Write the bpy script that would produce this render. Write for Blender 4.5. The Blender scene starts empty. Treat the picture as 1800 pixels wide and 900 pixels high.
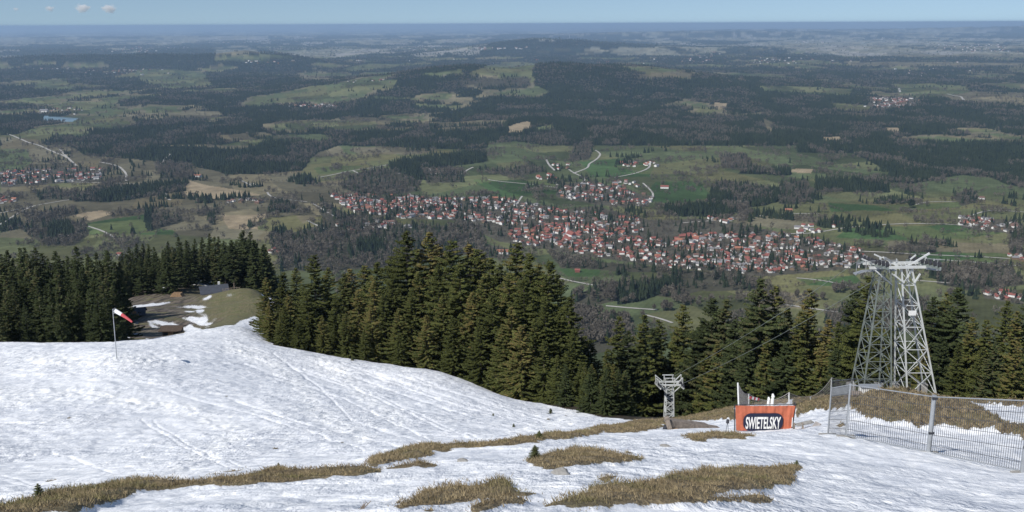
import bpy, math, random
import numpy as np
from mathutils import Matrix, Vector, Euler
random.seed(7); RNG = np.random.default_rng(11)
SC = bpy.context.scene; COL = SC.collection
R = math.radians

# ------------------------------------------------------------------ camera, sky, sun, exposure
H = 560.0                                   # eye height above the valley floor
F = 1700.0; CX, CY = 900.0, 450.0
PITCH, ROLL = 13.50, -0.26
cam_d = bpy.data.cameras.new('camera'); cam = bpy.data.objects.new('camera', cam_d); COL.objects.link(cam)
cam_d.sensor_width = 36; cam_d.lens = F / 1800 * 36; cam_d.clip_start = 0.1; cam_d.clip_end = 500000
CM = (Matrix.Rotation(R(90 - PITCH), 3, 'X') @ Matrix.Rotation(R(ROLL), 3, 'Z'))
cam.matrix_world = Matrix.Translation((0, 0, H)) @ CM.to_4x4()
SC.camera = cam
M3 = np.array(CM)
SUN_EL, SUN_AZ_LEFT = 46.0, 46.0            # sun stands behind the camera, to the left
w = bpy.data.worlds.new('World'); SC.world = w; w.use_nodes = True
nt = w.node_tree; nt.nodes.clear()
sky = nt.nodes.new('ShaderNodeTexSky'); sky.sky_type = 'NISHITA'; sky.sun_disc = False
sky.sun_elevation = R(SUN_EL); sky.sun_rotation = R(180 + SUN_AZ_LEFT)
sky.altitude = 1300; sky.air_density = 1.0; sky.dust_density = 0.8; sky.ozone_density = 2.2
bg = nt.nodes.new('ShaderNodeBackground'); bg.inputs['Strength'].default_value = 0.098
wo = nt.nodes.new('ShaderNodeOutputWorld')
tcw = nt.nodes.new('ShaderNodeTexCoord'); adw = nt.nodes.new('ShaderNodeVectorMath'); adw.operation = 'ADD'; adw.inputs[1].default_value = (0, 0, .085)
nt.links.new(tcw.outputs['Generated'], adw.inputs[0]); nrm = nt.nodes.new('ShaderNodeVectorMath'); nrm.operation = 'NORMALIZE'; nt.links.new(adw.outputs[0], nrm.inputs[0]); nt.links.new(nrm.outputs[0], sky.inputs['Vector'])
nt.links.new(sky.outputs[0], bg.inputs[0]); nt.links.new(bg.outputs[0], wo.inputs[0])
sd = bpy.data.lights.new('sun', 'SUN'); sd.energy = 4.7; sd.angle = R(0.5); sd.color = (1, 0.965, 0.91)
sun = bpy.data.objects.new('sun', sd); COL.objects.link(sun)
sv = Vector((-math.sin(R(SUN_AZ_LEFT)) * math.cos(R(SUN_EL)), -math.cos(R(SUN_AZ_LEFT)) * math.cos(R(SUN_EL)), math.sin(R(SUN_EL))))
sun.rotation_euler = sv.to_track_quat('Z', 'Y').to_euler(); sun.location = (0, 0, H + 100)
vs = SC.view_settings; vs.view_transform = 'Standard'; vs.look = 'None'; vs.gamma = 1; vs.use_curve_mapping = False; vs.exposure = 0.0
SC.cycles.max_bounces = 5; SC.cycles.diffuse_bounces = 2; SC.cycles.volume_bounces = 1
SC.cycles.transparent_max_bounces = 24; SC.cycles.use_denoising = True

# ------------------------------------------------------------------ helpers
def ray(px, py):
    u = (np.asarray(px, float) - CX) / F; v = (CY - np.asarray(py, float)) / F
    return np.stack([M3[0, 0]*u + M3[0, 1]*v - M3[0, 2], M3[1, 0]*u + M3[1, 1]*v - M3[1, 2], M3[2, 0]*u + M3[2, 1]*v - M3[2, 2]], -1)
def unp(px, py, y):                           # a photo point at a known distance -> world
    d = ray(px, py); t = np.asarray(y, float) / d[..., 1]
    p = d * t[..., None]; p[..., 2] += H
    return p
def plane(px, py, z=0.0):                     # a photo point on the valley floor -> world
    d = ray(px, py); t = (z - H) / d[..., 2]
    p = d * t[..., None]; p[..., 2] += H
    return p
def proj(x, y, z):
    q = np.stack([x, y, z - H], -1) @ M3
    s = -q[..., 2]; s = np.where(s < 0.3, 0.3, s)
    return CX + F * q[..., 0] / s, CY - F * q[..., 1] / s
def h2(i, j, seed):
    n = (i.astype(np.int64) * 374761393 + j.astype(np.int64) * 668265263 + seed * 1442695041) & 0x7fffffff
    n = ((n ^ (n >> 13)) * 1274126177) & 0x7fffffff
    return ((n ^ (n >> 16)) & 0xffff) / 65535.0
def vnoise(x, y, seed=0):
    i = np.floor(x); j = np.floor(y); fx = x - i; fy = y - j
    fx = fx*fx*(3-2*fx); fy = fy*fy*(3-2*fy); i = i.astype(np.int64); j = j.astype(np.int64)
    a = h2(i, j, seed); b = h2(i+1, j, seed); c = h2(i, j+1, seed); d = h2(i+1, j+1, seed)
    return (a*(1-fx)+b*fx)*(1-fy) + (c*(1-fx)+d*fx)*fy
def fbm(x, y, o=4, seed=0):
    s = 0; a = 0.5; t = 0
    for k in range(o):
        s = s + a*vnoise(x*2**k, y*2**k, seed+k*17); t += a; a *= 0.55
    return s/t
def inpoly(px, py, poly):
    P = np.array(poly, float); out = np.zeros(px.shape, bool)
    m = (px >= P[:, 0].min()) & (px <= P[:, 0].max()) & (py >= P[:, 1].min()) & (py <= P[:, 1].max())
    if not m.any(): return out
    x = px[m]; y = py[m]; r = np.zeros(x.shape, bool)
    for k in range(len(P)):
        x1, y1 = P[k-1]; x2, y2 = P[k]
        if y1 == y2: continue
        c = ((y1 > y) != (y2 > y)) & (x < (x2-x1)*(y-y1)/(y2-y1)+x1)
        r ^= c
    out[m] = r; return out
def mesh_np(name, V, faces, nper, mats=(), smooth=False, matidx=None):
    """V (n,3); faces (m,nper)"""
    me = bpy.data.meshes.new(name); m = len(faces)
    me.vertices.add(len(V)); me.vertices.foreach_set('co', np.asarray(V, np.float32).ravel())
    me.loops.add(m*nper); me.loops.foreach_set('vertex_index', np.asarray(faces, np.int32).ravel())
    me.polygons.add(m); me.polygons.foreach_set('loop_start', np.arange(0, m*nper, nper, dtype=np.int32))
    me.polygons.foreach_set('loop_total', np.full(m, nper, np.int32))
    me.polygons.foreach_set('use_smooth', np.full(m, smooth, bool))
    for k in mats: me.materials.append(k)
    if matidx is not None: me.polygons.foreach_set('material_index', np.asarray(matidx, np.int32))
    me.update(calc_edges=True); return me
def link(name, data, parent=None, label=None, cat=None, group=None, kind=None, loc=None):
    o = bpy.data.objects.new(name, data); COL.objects.link(o)
    if parent: o.parent = parent
    if label: o['label'] = label
    if cat: o['category'] = cat
    if group: o['group'] = group
    if kind: o['kind'] = kind
    if loc is not None: o.location = loc
    return o
def fattr(me, name, a):
    at = me.attributes.new(name, 'FLOAT', 'POINT'); at.data.foreach_set('value', np.asarray(a, np.float32).ravel())
def cattr(me, name, rgb):
    at = me.attributes.new(name, 'FLOAT_COLOR', 'POINT')
    c = np.ones((len(rgb), 4), np.float32); c[:, :3] = rgb; at.data.foreach_set('color', c.ravel())

class MB:                                     # collects boxes, tubes, prisms into one mesh
    def __init__(s): s.v = []; s.f = []
    def quadbox(s, pts):
        b = len(s.v); s.v += [tuple(p) for p in pts]
        s.f += [(b, b+3, b+2, b+1), (b+4, b+5, b+6, b+7), (b, b+1, b+5, b+4), (b+1, b+2, b+6, b+5), (b+2, b+3, b+7, b+6), (b+3, b, b+4, b+7)]
    def box(s, x0, x1, y0, y1, z0, z1):
        s.quadbox([(x0, y0, z0), (x1, y0, z0), (x1, y1, z0), (x0, y1, z0), (x0, y0, z1), (x1, y0, z1), (x1, y1, z1), (x0, y1, z1)]); return s
    def bar(s, a, b, w, h=None):              # rectangular bar between two points
        a = Vector(a); b = Vector(b); h = h or w; d = (b-a).normalized()
        up = Vector((0, 0, 1)) if abs(d.z) < 0.9 else Vector((0, 1, 0))
        r = d.cross(up).normalized()*w/2; u = r.cross(d).normalized()*h/2
        s.quadbox([a-r-u, a+r-u, b+r-u, b-r-u, a-r+u, a+r+u, b+r+u, b-r+u]); return s
    def tube(s, a, b, r0, r1=None, n=8, cap=True):
        a = Vector(a); b = Vector(b); r1 = r0 if r1 is None else r1; d = (b-a).normalized()
        up = Vector((0, 0, 1)) if abs(d.z) < 0.9 else Vector((0, 1, 0))
        x = d.cross(up).normalized(); y = d.cross(x); k = len(s.v)
        for i in range(n):
            t = 2*math.pi*i/n; e = x*math.cos(t)+y*math.sin(t)
            s.v += [tuple(a+e*r0), tuple(b+e*r1)]
        for i in range(n):
            j = (i+1) % n; s.f.append((k+2*i, k+2*j, k+2*j+1, k+2*i+1))
        if cap: s.f.append(tuple(k+2*i for i in range(n))); s.f.append(tuple(k+2*i+1 for i in range(n))[::-1])
        return s
    def path(s, pts, r, n=5):
        for a, b in zip(pts[:-1], pts[1:]): s.tube(a, b, r, r, n, False)
        return s
    def face(s, pts): b = len(s.v); s.v += [tuple(p) for p in pts]; s.f.append(tuple(range(b, b+len(pts)))); return s
    def prism(s, prof, a, b):                 # profile of (x,z) extruded a..b along y
        k = len(s.v); n = len(prof)
        s.v += [(x, a, z) for x, z in prof] + [(x, b, z) for x, z in prof]
        for i in range(n): j = (i+1) % n; s.f.append((k+i, k+j, k+n+j, k+n+i))
        s.f.append(tuple(range(k, k+n))[::-1]); s.f.append(tuple(range(k+n, k+2*n))); return s
    def mesh(s, name, mat, smooth=False):
        me = bpy.data.meshes.new(name); me.from_pydata([tuple(v) for v in s.v], [], s.f)
        if mat: me.materials.append(mat)
        if smooth: me.polygons.foreach_set('use_smooth', [True]*len(me.polygons))
        me.update(); return me
    def build(s, name, mat, parent=None, **k): return link(name, s.mesh(name, mat), parent, **k)

def mat(name, col=(0.5, 0.5, 0.5), rough=0.8, metal=0.0, var=0.0, scale=4.0, bump=0.0, spec=0.3, bscale=None):
    m = bpy.data.materials.new(name); m.use_nodes = True; t = m.node_tree; b = t.nodes['Principled BSDF']
    b.inputs['Base Color'].default_value = (*col, 1); b.inputs['Roughness'].default_value = rough
    b.inputs['Metallic'].default_value = metal; b.inputs['Specular IOR Level'].default_value = spec
    tc = t.nodes.new('ShaderNodeTexCoord')
    n = t.nodes.new('ShaderNodeTexNoise'); n.inputs['Scale'].default_value = scale; n.inputs['Detail'].default_value = 6
    t.links.new(tc.outputs['Object'], n.inputs['Vector'])
    r = t.nodes.new('ShaderNodeMapRange'); r.inputs['From Min'].default_value = .3; r.inputs['From Max'].default_value = .7
    r.inputs['To Min'].default_value = 1-var; r.inputs['To Max'].default_value = 1+var
    t.links.new(n.outputs['Fac'], r.inputs['Value'])
    mx = t.nodes.new('ShaderNodeVectorMath'); mx.operation = 'SCALE'; mx.inputs[0].default_value = col
    t.links.new(r.outputs[0], mx.inputs['Scale']); t.links.new(mx.outputs[0], b.inputs['Base Color'])
    if bump:
        n2 = t.nodes.new('ShaderNodeTexNoise'); n2.inputs['Scale'].default_value = bscale or scale*3; n2.inputs['Detail'].default_value = 5
        t.links.new(tc.outputs['Object'], n2.inputs['Vector'])
        bp = t.nodes.new('ShaderNodeBump'); bp.inputs['Strength'].default_value = bump; t.links.new(n2.outputs['Fac'], bp.inputs['Height'])
        t.links.new(bp.outputs[0], b.inputs['Normal'])
    return m
class NT:                                     # small node-graph writer
    def __init__(s, m): s.t = m.node_tree; s.b = s.t.nodes['Principled BSDF']
    def n(s, kind, **k):
        x = s.t.nodes.new('ShaderNode'+kind)
        for a, v in k.items(): setattr(x, a, v)
        return x
    def l(s, a, b): s.t.links.new(a, b)
    def noise(s, vec, scale, detail=5, rough=0.55):
        x = s.n('TexNoise'); x.inputs['Scale'].default_value = scale; x.inputs['Detail'].default_value = detail
        x.inputs['Roughness'].default_value = rough; s.l(vec, x.inputs['Vector']); return x.outputs['Fac']
    def mr(s, v, a, b, c=0.0, d=1.0):
        x = s.n('MapRange'); x.inputs['From Min'].default_value = a; x.inputs['From Max'].default_value = b
        x.inputs['To Min'].default_value = c; x.inputs['To Max'].default_value = d; s.l(v, x.inputs['Value']); return x.outputs[0]
    def mix(s, f, a, b):
        x = s.n('Mix', data_type='RGBA')
        for q, i in ((f, 0), (a, 6), (b, 7)):
            if hasattr(q, 'links'): s.l(q, x.inputs[i])
            else: x.inputs[i].default_value = q if i == 0 else (*q, 1)
        return x.outputs[2]
    def math(s, op, a, b=None):
        x = s.n('Math', operation=op)
        for q, i in ((a, 0), (b, 1)):
            if q is None: continue
            if hasattr(q, 'links'): s.l(q, x.inputs[i])
            else: x.inputs[i].default_value = q
        return x.outputs[0]
    def attr(s, name, out='Fac'):
        x = s.n('Attribute'); x.attribute_name = name; return x.outputs[out]

# ------------------------------------------------------------------ near ground: fitted through surveyed points
CP = [(0,893,11),(200,876,13),(400,855,15),(600,828,19),(750,803,24),(870,783,30),(950,768,36),(1060,753,52),(1180,750,62),(1175,747,74),(1120,753,66),
 (900,900,9),(0,940,8),(450,900,9.6),(900,1000,5.6),(1350,900,12),(1800,900,17),(1800,1000,10.5),(0,1050,5),(1100,850,13.8),(900,850,13),(1000,820,18.5),(1200,800,26),
 (1400,800,28),(1600,850,22),(1350,850,17.8),(700,870,12.2),(700,840,17),(1632,795,32.5),(1600,830,26),(1797,830,29),(1487,767,36),(1455,765,37),
 (1345,758,46),(1210,760,46),(1110,765,44),(1530,743,43),(1530,703,50),(1650,755,42),(1650,712,50),(1790,772,38),(1790,748,43),(1700,728,53),
 (1790,730,52),(1700,708,64),(1800,710,62),(1580,700,82),(1640,703,82),(1520,700,80),(1500,697,74),(1450,700,70),(1400,716,64),(1400,741,53),(1290,717,76),(1240,730,72),(1470,730,51),(1690,706,78),
 (1250,745,56),(1900,715,60),(2100,720,60),(2000,850,26),(2300,780,40),(2100,900,18),
 (0,862,30),(300,832,32),(600,801,38),(0,800,48),(300,780,52),(600,771,50),(800,771,48),(900,762,56),(0,700,72),(300,700,74),(600,700,85),(800,705,92),
 (205,632,95),(500,650,108),(650,668,108),(0,640,95),(400,625,112),(0,604,112),(200,603,115),(350,600,122),(460,606,135),(560,622,134),(620,632,130),
 (700,643,126),(780,655,121),(850,683,112),(900,700,106),(970,722,95),(1050,745,80),(-300,610,110),(-300,700,72),(-400,850,32),(-300,930,11),
 (430,576,160),(300,597,180),(240,592,185),(350,578,205),(440,558,190),(260,545,235),(350,543,250),(440,532,250),(250,519,290),(375,521,290),
 (455,512,275),(478,522,240),(-300,585,200)]
cp = np.array(CP, float); P = unp(cp[:, 0], cp[:, 1], cp[:, 2])
XP = [(-6,-6,1.3),(0,-3,1.2),(0,0,1.75),(6,-6,1.2),(-10,-5,2.0),(10,-5,2.0),(0,3,2.7),(-5,3,3.3),(5,3,3.2)]      # x, y, drop below the eye
def ax(px, y): return (px-CX)/F*y*1.03
for px, y, d in [(0,140,48.5),(0,200,67),(0,260,86),(0,330,118),(-400,260,88),(-400,330,120),(180,140,48.5),(180,165,57),(200,330,98),(400,340,96),(60,230,76),
                 (500,160,57),(600,150,55),(600,200,80),(700,145,56),(700,200,83),(850,130,53),(850,200,86),(960,115,49),(960,200,88),(1060,100,42),(1060,130,57),(1060,200,92),
                 (1180,100,44),(1180,130,58),(1180,160,74),(1180,230,112),(1300,100,43),(1300,130,59),(1300,200,98),(1450,95,41),(1450,130,59),(1450,200,98),
                 (1600,105,44),(1600,140,62),(1600,200,96),(1750,85,36),(1750,120,53),(1750,200,96),(2100,85,38),(2100,120,56),(2100,200,98),(500,330,120),(560,280,110)]:
    XP.append((ax(px, y), y, d))
for px in (-700, -200, 300, 800, 1300, 1800, 2400):
    for y, d in ((420, 165), (650, 290), (950, 440), (1350, 552), (1700, 590), (2100, 600)): XP.append((ax(px, y), y, d))
XP = np.array([(a, b, c-.0088*max(b, 0) if b < 500 and b > 20 else c) for a, b, c in XP], float)
cx = np.concatenate([P[:, 0], XP[:, 0]]); cy = np.concatenate([P[:, 1], XP[:, 1]]); cd = np.concatenate([H-P[:, 2], XP[:, 2]])
YO = 14.0
def warp(x, y): yy = np.maximum(y, -9)+YO; return x/yy*1.6, np.log(yy)
def tps(r2): return 0.5*r2*np.log(r2+1e-9)
wa, wb = warp(cx, cy); wq = cd/(np.maximum(cy, -9)+11)
n = len(wa); A = np.zeros((n+3, n+3)); A[:n, :n] = tps((wa[:, None]-wa)**2+(wb[:, None]-wb)**2) + np.eye(n)*2e-4
A[:n, n] = 1; A[:n, n+1] = wa; A[:n, n+2] = wb; A[n:, :n] = A[:n, n:].T
SOL = np.linalg.solve(A, np.concatenate([wq, [0, 0, 0]]))
def ground(x, y):
    x = np.asarray(x, float); y = np.asarray(y, float); sh = np.broadcast(x, y).shape
    x = np.broadcast_to(x, sh).ravel(); y = np.broadcast_to(y, sh).ravel(); out = np.empty(x.size)
    for s in range(0, x.size, 20000):
        a, b = warp(x[s:s+20000], y[s:s+20000])
        q = tps((a[:, None]-wa)**2+(b[:, None]-wb)**2) @ SOL[:n] + SOL[n]+SOL[n+1]*a+SOL[n+2]*b
        out[s:s+20000] = H - q*(np.maximum(y[s:s+20000], -9)+11)
    return out.reshape(sh)
def gz(x, y): return float(ground(np.array([x]), np.array([y]))[0])

NEARG = [  # turf patches melting out of the snow (photo outline, unprojected onto the slope)
 [(0,893),(60,880),(120,862),(170,855),(230,848),(290,848),(340,850),(400,842),(450,838),(480,825),(500,822),(530,830),(590,826),(640,820),(665,825),(670,835),(600,842),(500,850),(430,855),(330,862),(250,870),(200,885),(130,902),(0,915),(-200,960),(-200,930)],
 [(640,812),(700,797),(740,786),(800,783),(870,779),(930,770),(1000,762),(1060,750),(1100,743),(1160,736),(1185,748),(1110,762),(1060,763),(1000,770),(900,785),(830,790),(740,803),(680,815),(650,822)],
 [(670,823),(740,815),(785,818),(730,825),(680,828)],
 [(925,812),(960,797),(1010,793),(1060,795),(1140,806),(1110,812),(1060,815),(1000,825),(960,828),(935,820)],
 [(685,893),(720,880),(750,862),(780,858),(805,855),(825,862),(870,850),(895,848),(903,868),(960,865),(930,873),(860,880),(800,887),(740,895),(700,900)],
 [(830,893),(880,881),(935,880),(920,889),(860,902),(830,906)],
 [(945,893),(990,880),(1050,868),(1030,858),(1080,850),(1140,843),(1200,832),(1270,826),(1350,822),(1400,815),(1410,825),(1395,838),(1400,850),(1340,860),(1290,868),(1240,878),(1340,876),(1370,887),(1250,885),(1100,893),(1000,896)],
 [(1190,768),(1250,762),(1300,765),(1340,770),(1280,775),(1230,775)],
 [(1060,752),(1150,730),(1230,717),(1290,708),(1300,740),(1250,741),(1180,739),(1120,752)],
 [(1495,690),(1560,680),(1640,685),(1690,705),(1720,722),(1760,745),(1810,752),(1900,760),(1900,790),(1795,772),(1740,761),(1680,758),(1620,752),(1570,745),(1530,740),(1505,733)],
 [(1390,700),(1450,685),(1500,687),(1508,722),(1440,727),(1400,735)],[(1640,680),(1900,690),(1900,722),(1800,718),(1740,712),(1690,708)],
 [(1050,842),(1095,837),(1060,849)],[(735,902),(760,896),(765,905)],[(1300,690),(1390,690),(1385,712),(1295,712)]]
CLEAR = [(225,505),(480,500),(475,585),(445,556),(410,573),(370,578),(335,575),(330,600),(225,605)]
CLSNOW = [[(455,508),(480,508),(480,548),(470,535),(462,518)],[(305,540),(340,538),(375,541),(340,542.5)],[(232,538),(300,531),(300,533),(240,541)],[(345,545),(358,544),(358,549),(346,549)],
          [(290,575),(303,566),(305,569),(296,578)],[(355,526),(370,519),(372,522),(358,528)],[(398,519),(410,516),(408,520)],[(325,575),(335,570),(350,590),(328,592)]]
TRK_ = [(1.6,[(560,640),(700,690),(850,740),(960,764)]),(1.6,[(600,638),(740,682),(900,735),(1020,748)]),(1.3,[(650,655),(800,705),(950,742)]),(1.3,[(640,655),(790,708),(930,746)]),(1.8,[(480,620),(560,680),(620,740),(780,790)]),(1.4,[(700,660),(830,700),(960,735)]),
 (1.6,[(0,835),(60,852),(130,848),(300,815)]),(1.6,[(90,795),(200,832),(330,838)]),(2.0,[(0,858),(60,868),(180,862)]),(1.4,[(0,846),(80,858)]),(1.6,[(130,865),(240,862),(330,845)]),(1.3,[(250,740),(330,790),(420,830)]),(1.3,[(270,742),(345,790),(440,825)]),(1.5,[(400,700),(520,740),(700,785)]),(1.3,[(300,690),(450,730),(640,790)]),
 (1.4,[(520,650),(640,690),(790,760),(860,778)]),(1.2,[(530,648),(652,690),(800,758),(870,776)]),(1.3,[(430,640),(600,700),(760,775)]),(1.5,[(660,880),(800,845),(950,838),(1100,825)]),(1.3,[(1150,800),(1300,790),(1450,800)]),(1.2,[(720,660),(860,712),(990,750)])]
WALK = [[(400,605),(480,640),(530,680),(560,730),(640,770)],[(60,632),(200,634),(300,630)],[(0,700),(150,690),(330,720),(420,760),(300,840)],[(560,640),(600,655),(640,700),(700,740)],[(1010,700),(1000,740),(900,765)]]
def make_near():
    s_f = np.linspace(-0.58, 0.58, 1150); s_l = -np.geomspace(0.585, 1.6, 50)[::-1]; s_r = np.geomspace(0.585, 1.6, 50)
    s = np.concatenate([s_l, s_f, s_r])
    yv = np.concatenate([np.linspace(-9, 2, 12), np.exp(np.linspace(math.log(2.3+4), math.log(140+4), 620))-4, np.geomspace(141, 330, 150), np.geomspace(334, 2100, 70)])
    S, Y = np.meshgrid(s, yv); X = S*(Y+10); Z = ground(X, Y)
    X1, Y1 = X.ravel(), Y.ravel(); Z1 = Z.ravel().copy(); px, py = proj(X1, Y1, Z1)
    rz = px + (fbm(X1*.9, Y1*.5, 4, 3)-.5)*16; ry = py + (fbm(X1*1.3, Y1*.8, 4, 9)-.5)*9*np.clip(1.4-Y1/90, .5, 1)
    g = np.zeros(X1.shape)
    for k, p in enumerate(NEARG):
        lim = 40 if k in (2, 3, 4, 5, 6, 12, 13) else 100
        if k in (8, 9, 10, 11, 14): lim = 140
        g[inpoly(rz, ry, p) & (Y1 < lim)] = 1
    dots = fbm(X1*.9, Y1*.35, 4, 77)                    # small bare spots
    g[(dots > .80) & (Y1 < 100) & (px < 1500)] = 1
    # clearing behind the slope
    c1 = inpoly(px+(fbm(X1*.2, Y1*.1, 4, 5)-.5)*14, py+(fbm(X1*.25, Y1*.1, 4, 6)-.5)*14, CLEAR) & (Y1 > 150) & (Y1 < 345)
    mud = np.clip((385-px+(fbm(X1*.12, Y1*.1, 4, 44)-.5)*120)/70, 0, 1)*(py > 500)
    stk = fbm(X1*.25+Y1*.22, (Y1*.22-X1*.12)*.25, 4, 41)
    clsn = c1 & (mud > .5) & (stk > .64) & (py > 545)
    for p in CLSNOW: clsn |= inpoly(px+(fbm(X1*.6, Y1*.3, 3, 5)-.5)*7, py+(fbm(X1*.8, Y1*.3, 3, 6)-.5)*4, p) & (Y1 > 150) & (Y1 < 345)
    g[c1 & ~clsn] = 1
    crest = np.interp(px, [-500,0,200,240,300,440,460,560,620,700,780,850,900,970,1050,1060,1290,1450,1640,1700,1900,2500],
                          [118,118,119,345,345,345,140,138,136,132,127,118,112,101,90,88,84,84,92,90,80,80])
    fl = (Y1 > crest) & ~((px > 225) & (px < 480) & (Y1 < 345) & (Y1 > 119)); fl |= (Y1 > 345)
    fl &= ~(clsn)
    g2 = g.reshape(S.shape)
    for _ in range(4):
        g2 = (g2+np.roll(g2, 1, 0)+np.roll(g2, -1, 0)+np.roll(g2, 1, 1)+np.roll(g2, -1, 1))/5
    gw = g2.copy()
    for _ in range(9):
        gw = (gw+np.roll(gw, 2, 0)+np.roll(gw, -2, 0)+np.roll(gw, 3, 1)+np.roll(gw, -3, 1))/5
    gw = np.clip(gw.ravel()*1.6-.5, 0, 1); gs = g2.ravel(); near = np.clip(1.2-Y1/70, 0, 1)
    lump = fbm(X1*1.5, Y1*1.1, 3, 21)
    Z1 += gs*.02+gw*(0.01+0.26*np.clip(lump-.34, 0, 1)*np.clip(.5+Y1/40, .5, 1.5))*np.where(Y1 < 130, 1, .2)
    bank = np.exp(-((X1-21)/4.5)**2-((Y1-49.5)/3.5)**2)*.22; Z1 += bank*(.3+fbm(X1*.8, Y1*.8, 4, 33)) + gs*(X1 > 13)*(Y1 < 62)*(Y1 > 36)*(fbm(X1*2.0, Y1*2.0, 4, 34)-.4)*1.2
    sn = (1-gs)*(Y1 < 200)
    Z1 += sn*((fbm(X1*1.2, Y1*1.7, 3, 51)-.5)*.15 + (fbm(X1*.35, Y1*.3, 3, 52)-.5)*.35*np.clip(Y1/40, .1, 1) + (fbm(X1*5, Y1*4, 2, 53)-.5)*.022*near)
    trk = np.zeros(X1.shape); nm = (Y1 < 150) & (Y1 > 9) & (g < .5); wob = (fbm(X1*.25, Y1*.12, 3, 120)-.5)*7; ax_, ay_ = px[nm]+wob[nm], py[nm]+wob[nm]*.4
    def dist(line):
        d = np.full(ax_.shape, 1e9)
        for (x1, y1), (x2, y2) in zip(line[:-1], line[1:]):
            L2 = (x2-x1)**2+(y2-y1)**2; t = np.clip(((ax_-x1)*(x2-x1)+(ay_-y1)*(y2-y1))/L2, 0, 1); d = np.minimum(d, np.hypot(ax_-x1-t*(x2-x1), ay_-y1-t*(y2-y1)))
        return d
    tv = np.zeros(ax_.shape); wv = np.zeros(ax_.shape)
    for w_, ln in TRK_: tv = np.maximum(tv, np.exp(-(dist(ln)/w_)**2))
    for ln in WALK: wv = np.maximum(wv, np.clip(1.4-dist(ln)/13, 0, 1))
    trk[nm] = tv; walk = np.zeros(X1.shape); walk[nm] = wv
    Z1 += -trk*.05*(Y1/50) + walk*(fbm(X1*1.8, Y1*1.1, 2, 130)-.5)*.22
    V = np.stack([X1, Y1, Z1], -1); nr, nc = S.shape
    idx = np.arange(nr*nc).reshape(nr, nc)
    Q = np.stack([idx[:-1, :-1], idx[:-1, 1:], idx[1:, 1:], idx[1:, :-1]], -1).reshape(-1, 4)
    me = mesh_np('near_ground', V, Q, 4, [M_NEAR], True)
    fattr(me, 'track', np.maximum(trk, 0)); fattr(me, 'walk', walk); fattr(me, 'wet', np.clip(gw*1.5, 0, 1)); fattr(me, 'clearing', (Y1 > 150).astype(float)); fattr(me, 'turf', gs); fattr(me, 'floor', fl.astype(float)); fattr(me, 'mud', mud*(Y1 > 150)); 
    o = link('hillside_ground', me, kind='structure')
    return V, gs, px, py

# near ground material
M_NEAR = mat('snow_and_turf'); q = NT(M_NEAR)
tc = q.n('TexCoord'); oc = tc.outputs['Object']
def mapped(sx, sy, sz, rz=0.0):
    m_ = q.n('Mapping'); m_.inputs['Scale'].default_value = (sx, sy, sz); m_.inputs['Rotation'].default_value = (0, 0, R(rz)); q.l(oc, m_.inputs['Vector']); return m_.outputs[0]
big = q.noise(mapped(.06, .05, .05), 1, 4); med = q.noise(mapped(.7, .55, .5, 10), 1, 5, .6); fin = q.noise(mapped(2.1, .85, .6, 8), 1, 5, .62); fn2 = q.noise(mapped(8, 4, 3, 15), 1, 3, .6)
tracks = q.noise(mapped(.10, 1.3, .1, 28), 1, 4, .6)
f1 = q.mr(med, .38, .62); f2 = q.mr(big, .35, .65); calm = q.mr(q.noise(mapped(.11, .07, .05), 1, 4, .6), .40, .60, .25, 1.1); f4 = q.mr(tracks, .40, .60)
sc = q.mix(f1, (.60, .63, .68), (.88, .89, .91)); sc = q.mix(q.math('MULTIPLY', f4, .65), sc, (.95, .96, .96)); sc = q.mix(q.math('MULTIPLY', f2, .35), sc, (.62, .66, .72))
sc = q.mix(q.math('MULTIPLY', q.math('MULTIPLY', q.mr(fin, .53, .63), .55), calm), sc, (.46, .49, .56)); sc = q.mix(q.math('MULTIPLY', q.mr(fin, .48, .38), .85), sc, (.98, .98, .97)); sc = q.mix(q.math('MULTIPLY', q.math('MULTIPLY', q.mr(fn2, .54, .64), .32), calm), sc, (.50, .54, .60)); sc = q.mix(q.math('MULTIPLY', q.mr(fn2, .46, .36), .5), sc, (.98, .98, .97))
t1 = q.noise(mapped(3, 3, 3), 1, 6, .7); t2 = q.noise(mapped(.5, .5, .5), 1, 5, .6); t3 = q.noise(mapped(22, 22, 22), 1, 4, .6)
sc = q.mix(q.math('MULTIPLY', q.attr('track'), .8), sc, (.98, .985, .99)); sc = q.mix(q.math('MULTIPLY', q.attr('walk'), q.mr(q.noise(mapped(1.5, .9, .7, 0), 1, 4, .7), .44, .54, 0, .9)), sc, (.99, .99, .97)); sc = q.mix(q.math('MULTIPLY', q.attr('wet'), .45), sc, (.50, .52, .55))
tf = q.mix(q.mr(t1, .38, .62), (.10, .076, .046), (.33, .265, .16)); tf = q.mix(q.math('MULTIPLY', q.mr(t2, .52, .66), .6), tf, (.115, .115, .05)); tf = q.mix(q.math('MULTIPLY', q.mr(t3, .42, .62), .55), tf, (.06, .045, .028))
tf = q.mix(q.math('MULTIPLY', q.attr('clearing'), q.mr(t2, .35, .6, .35, .95)), tf, (.115, .118, .052))
mudc = q.mix(q.mr(q.noise(mapped(.9, .12, .2, 40), 1, 4, .6), .42, .58), (.05, .042, .036), (.17, .14, .11)); tf = q.mix(q.math('MULTIPLY', q.attr('mud'), q.mr(q.noise(mapped(.12, .3, .2, 35), 1, 5, .6), .36, .50)), tf, mudc)
mask = q.mr(q.math('ADD', q.attr('turf'), q.math('MULTIPLY', q.math('SUBTRACT', t1, .5), 1.7)), .60, .70)
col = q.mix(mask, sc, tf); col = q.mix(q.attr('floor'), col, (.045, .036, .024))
q.l(col, q.b.inputs['Base Color']); q.b.inputs['Roughness'].default_value = .75; q.b.inputs['Specular IOR Level'].default_value = .25
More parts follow.
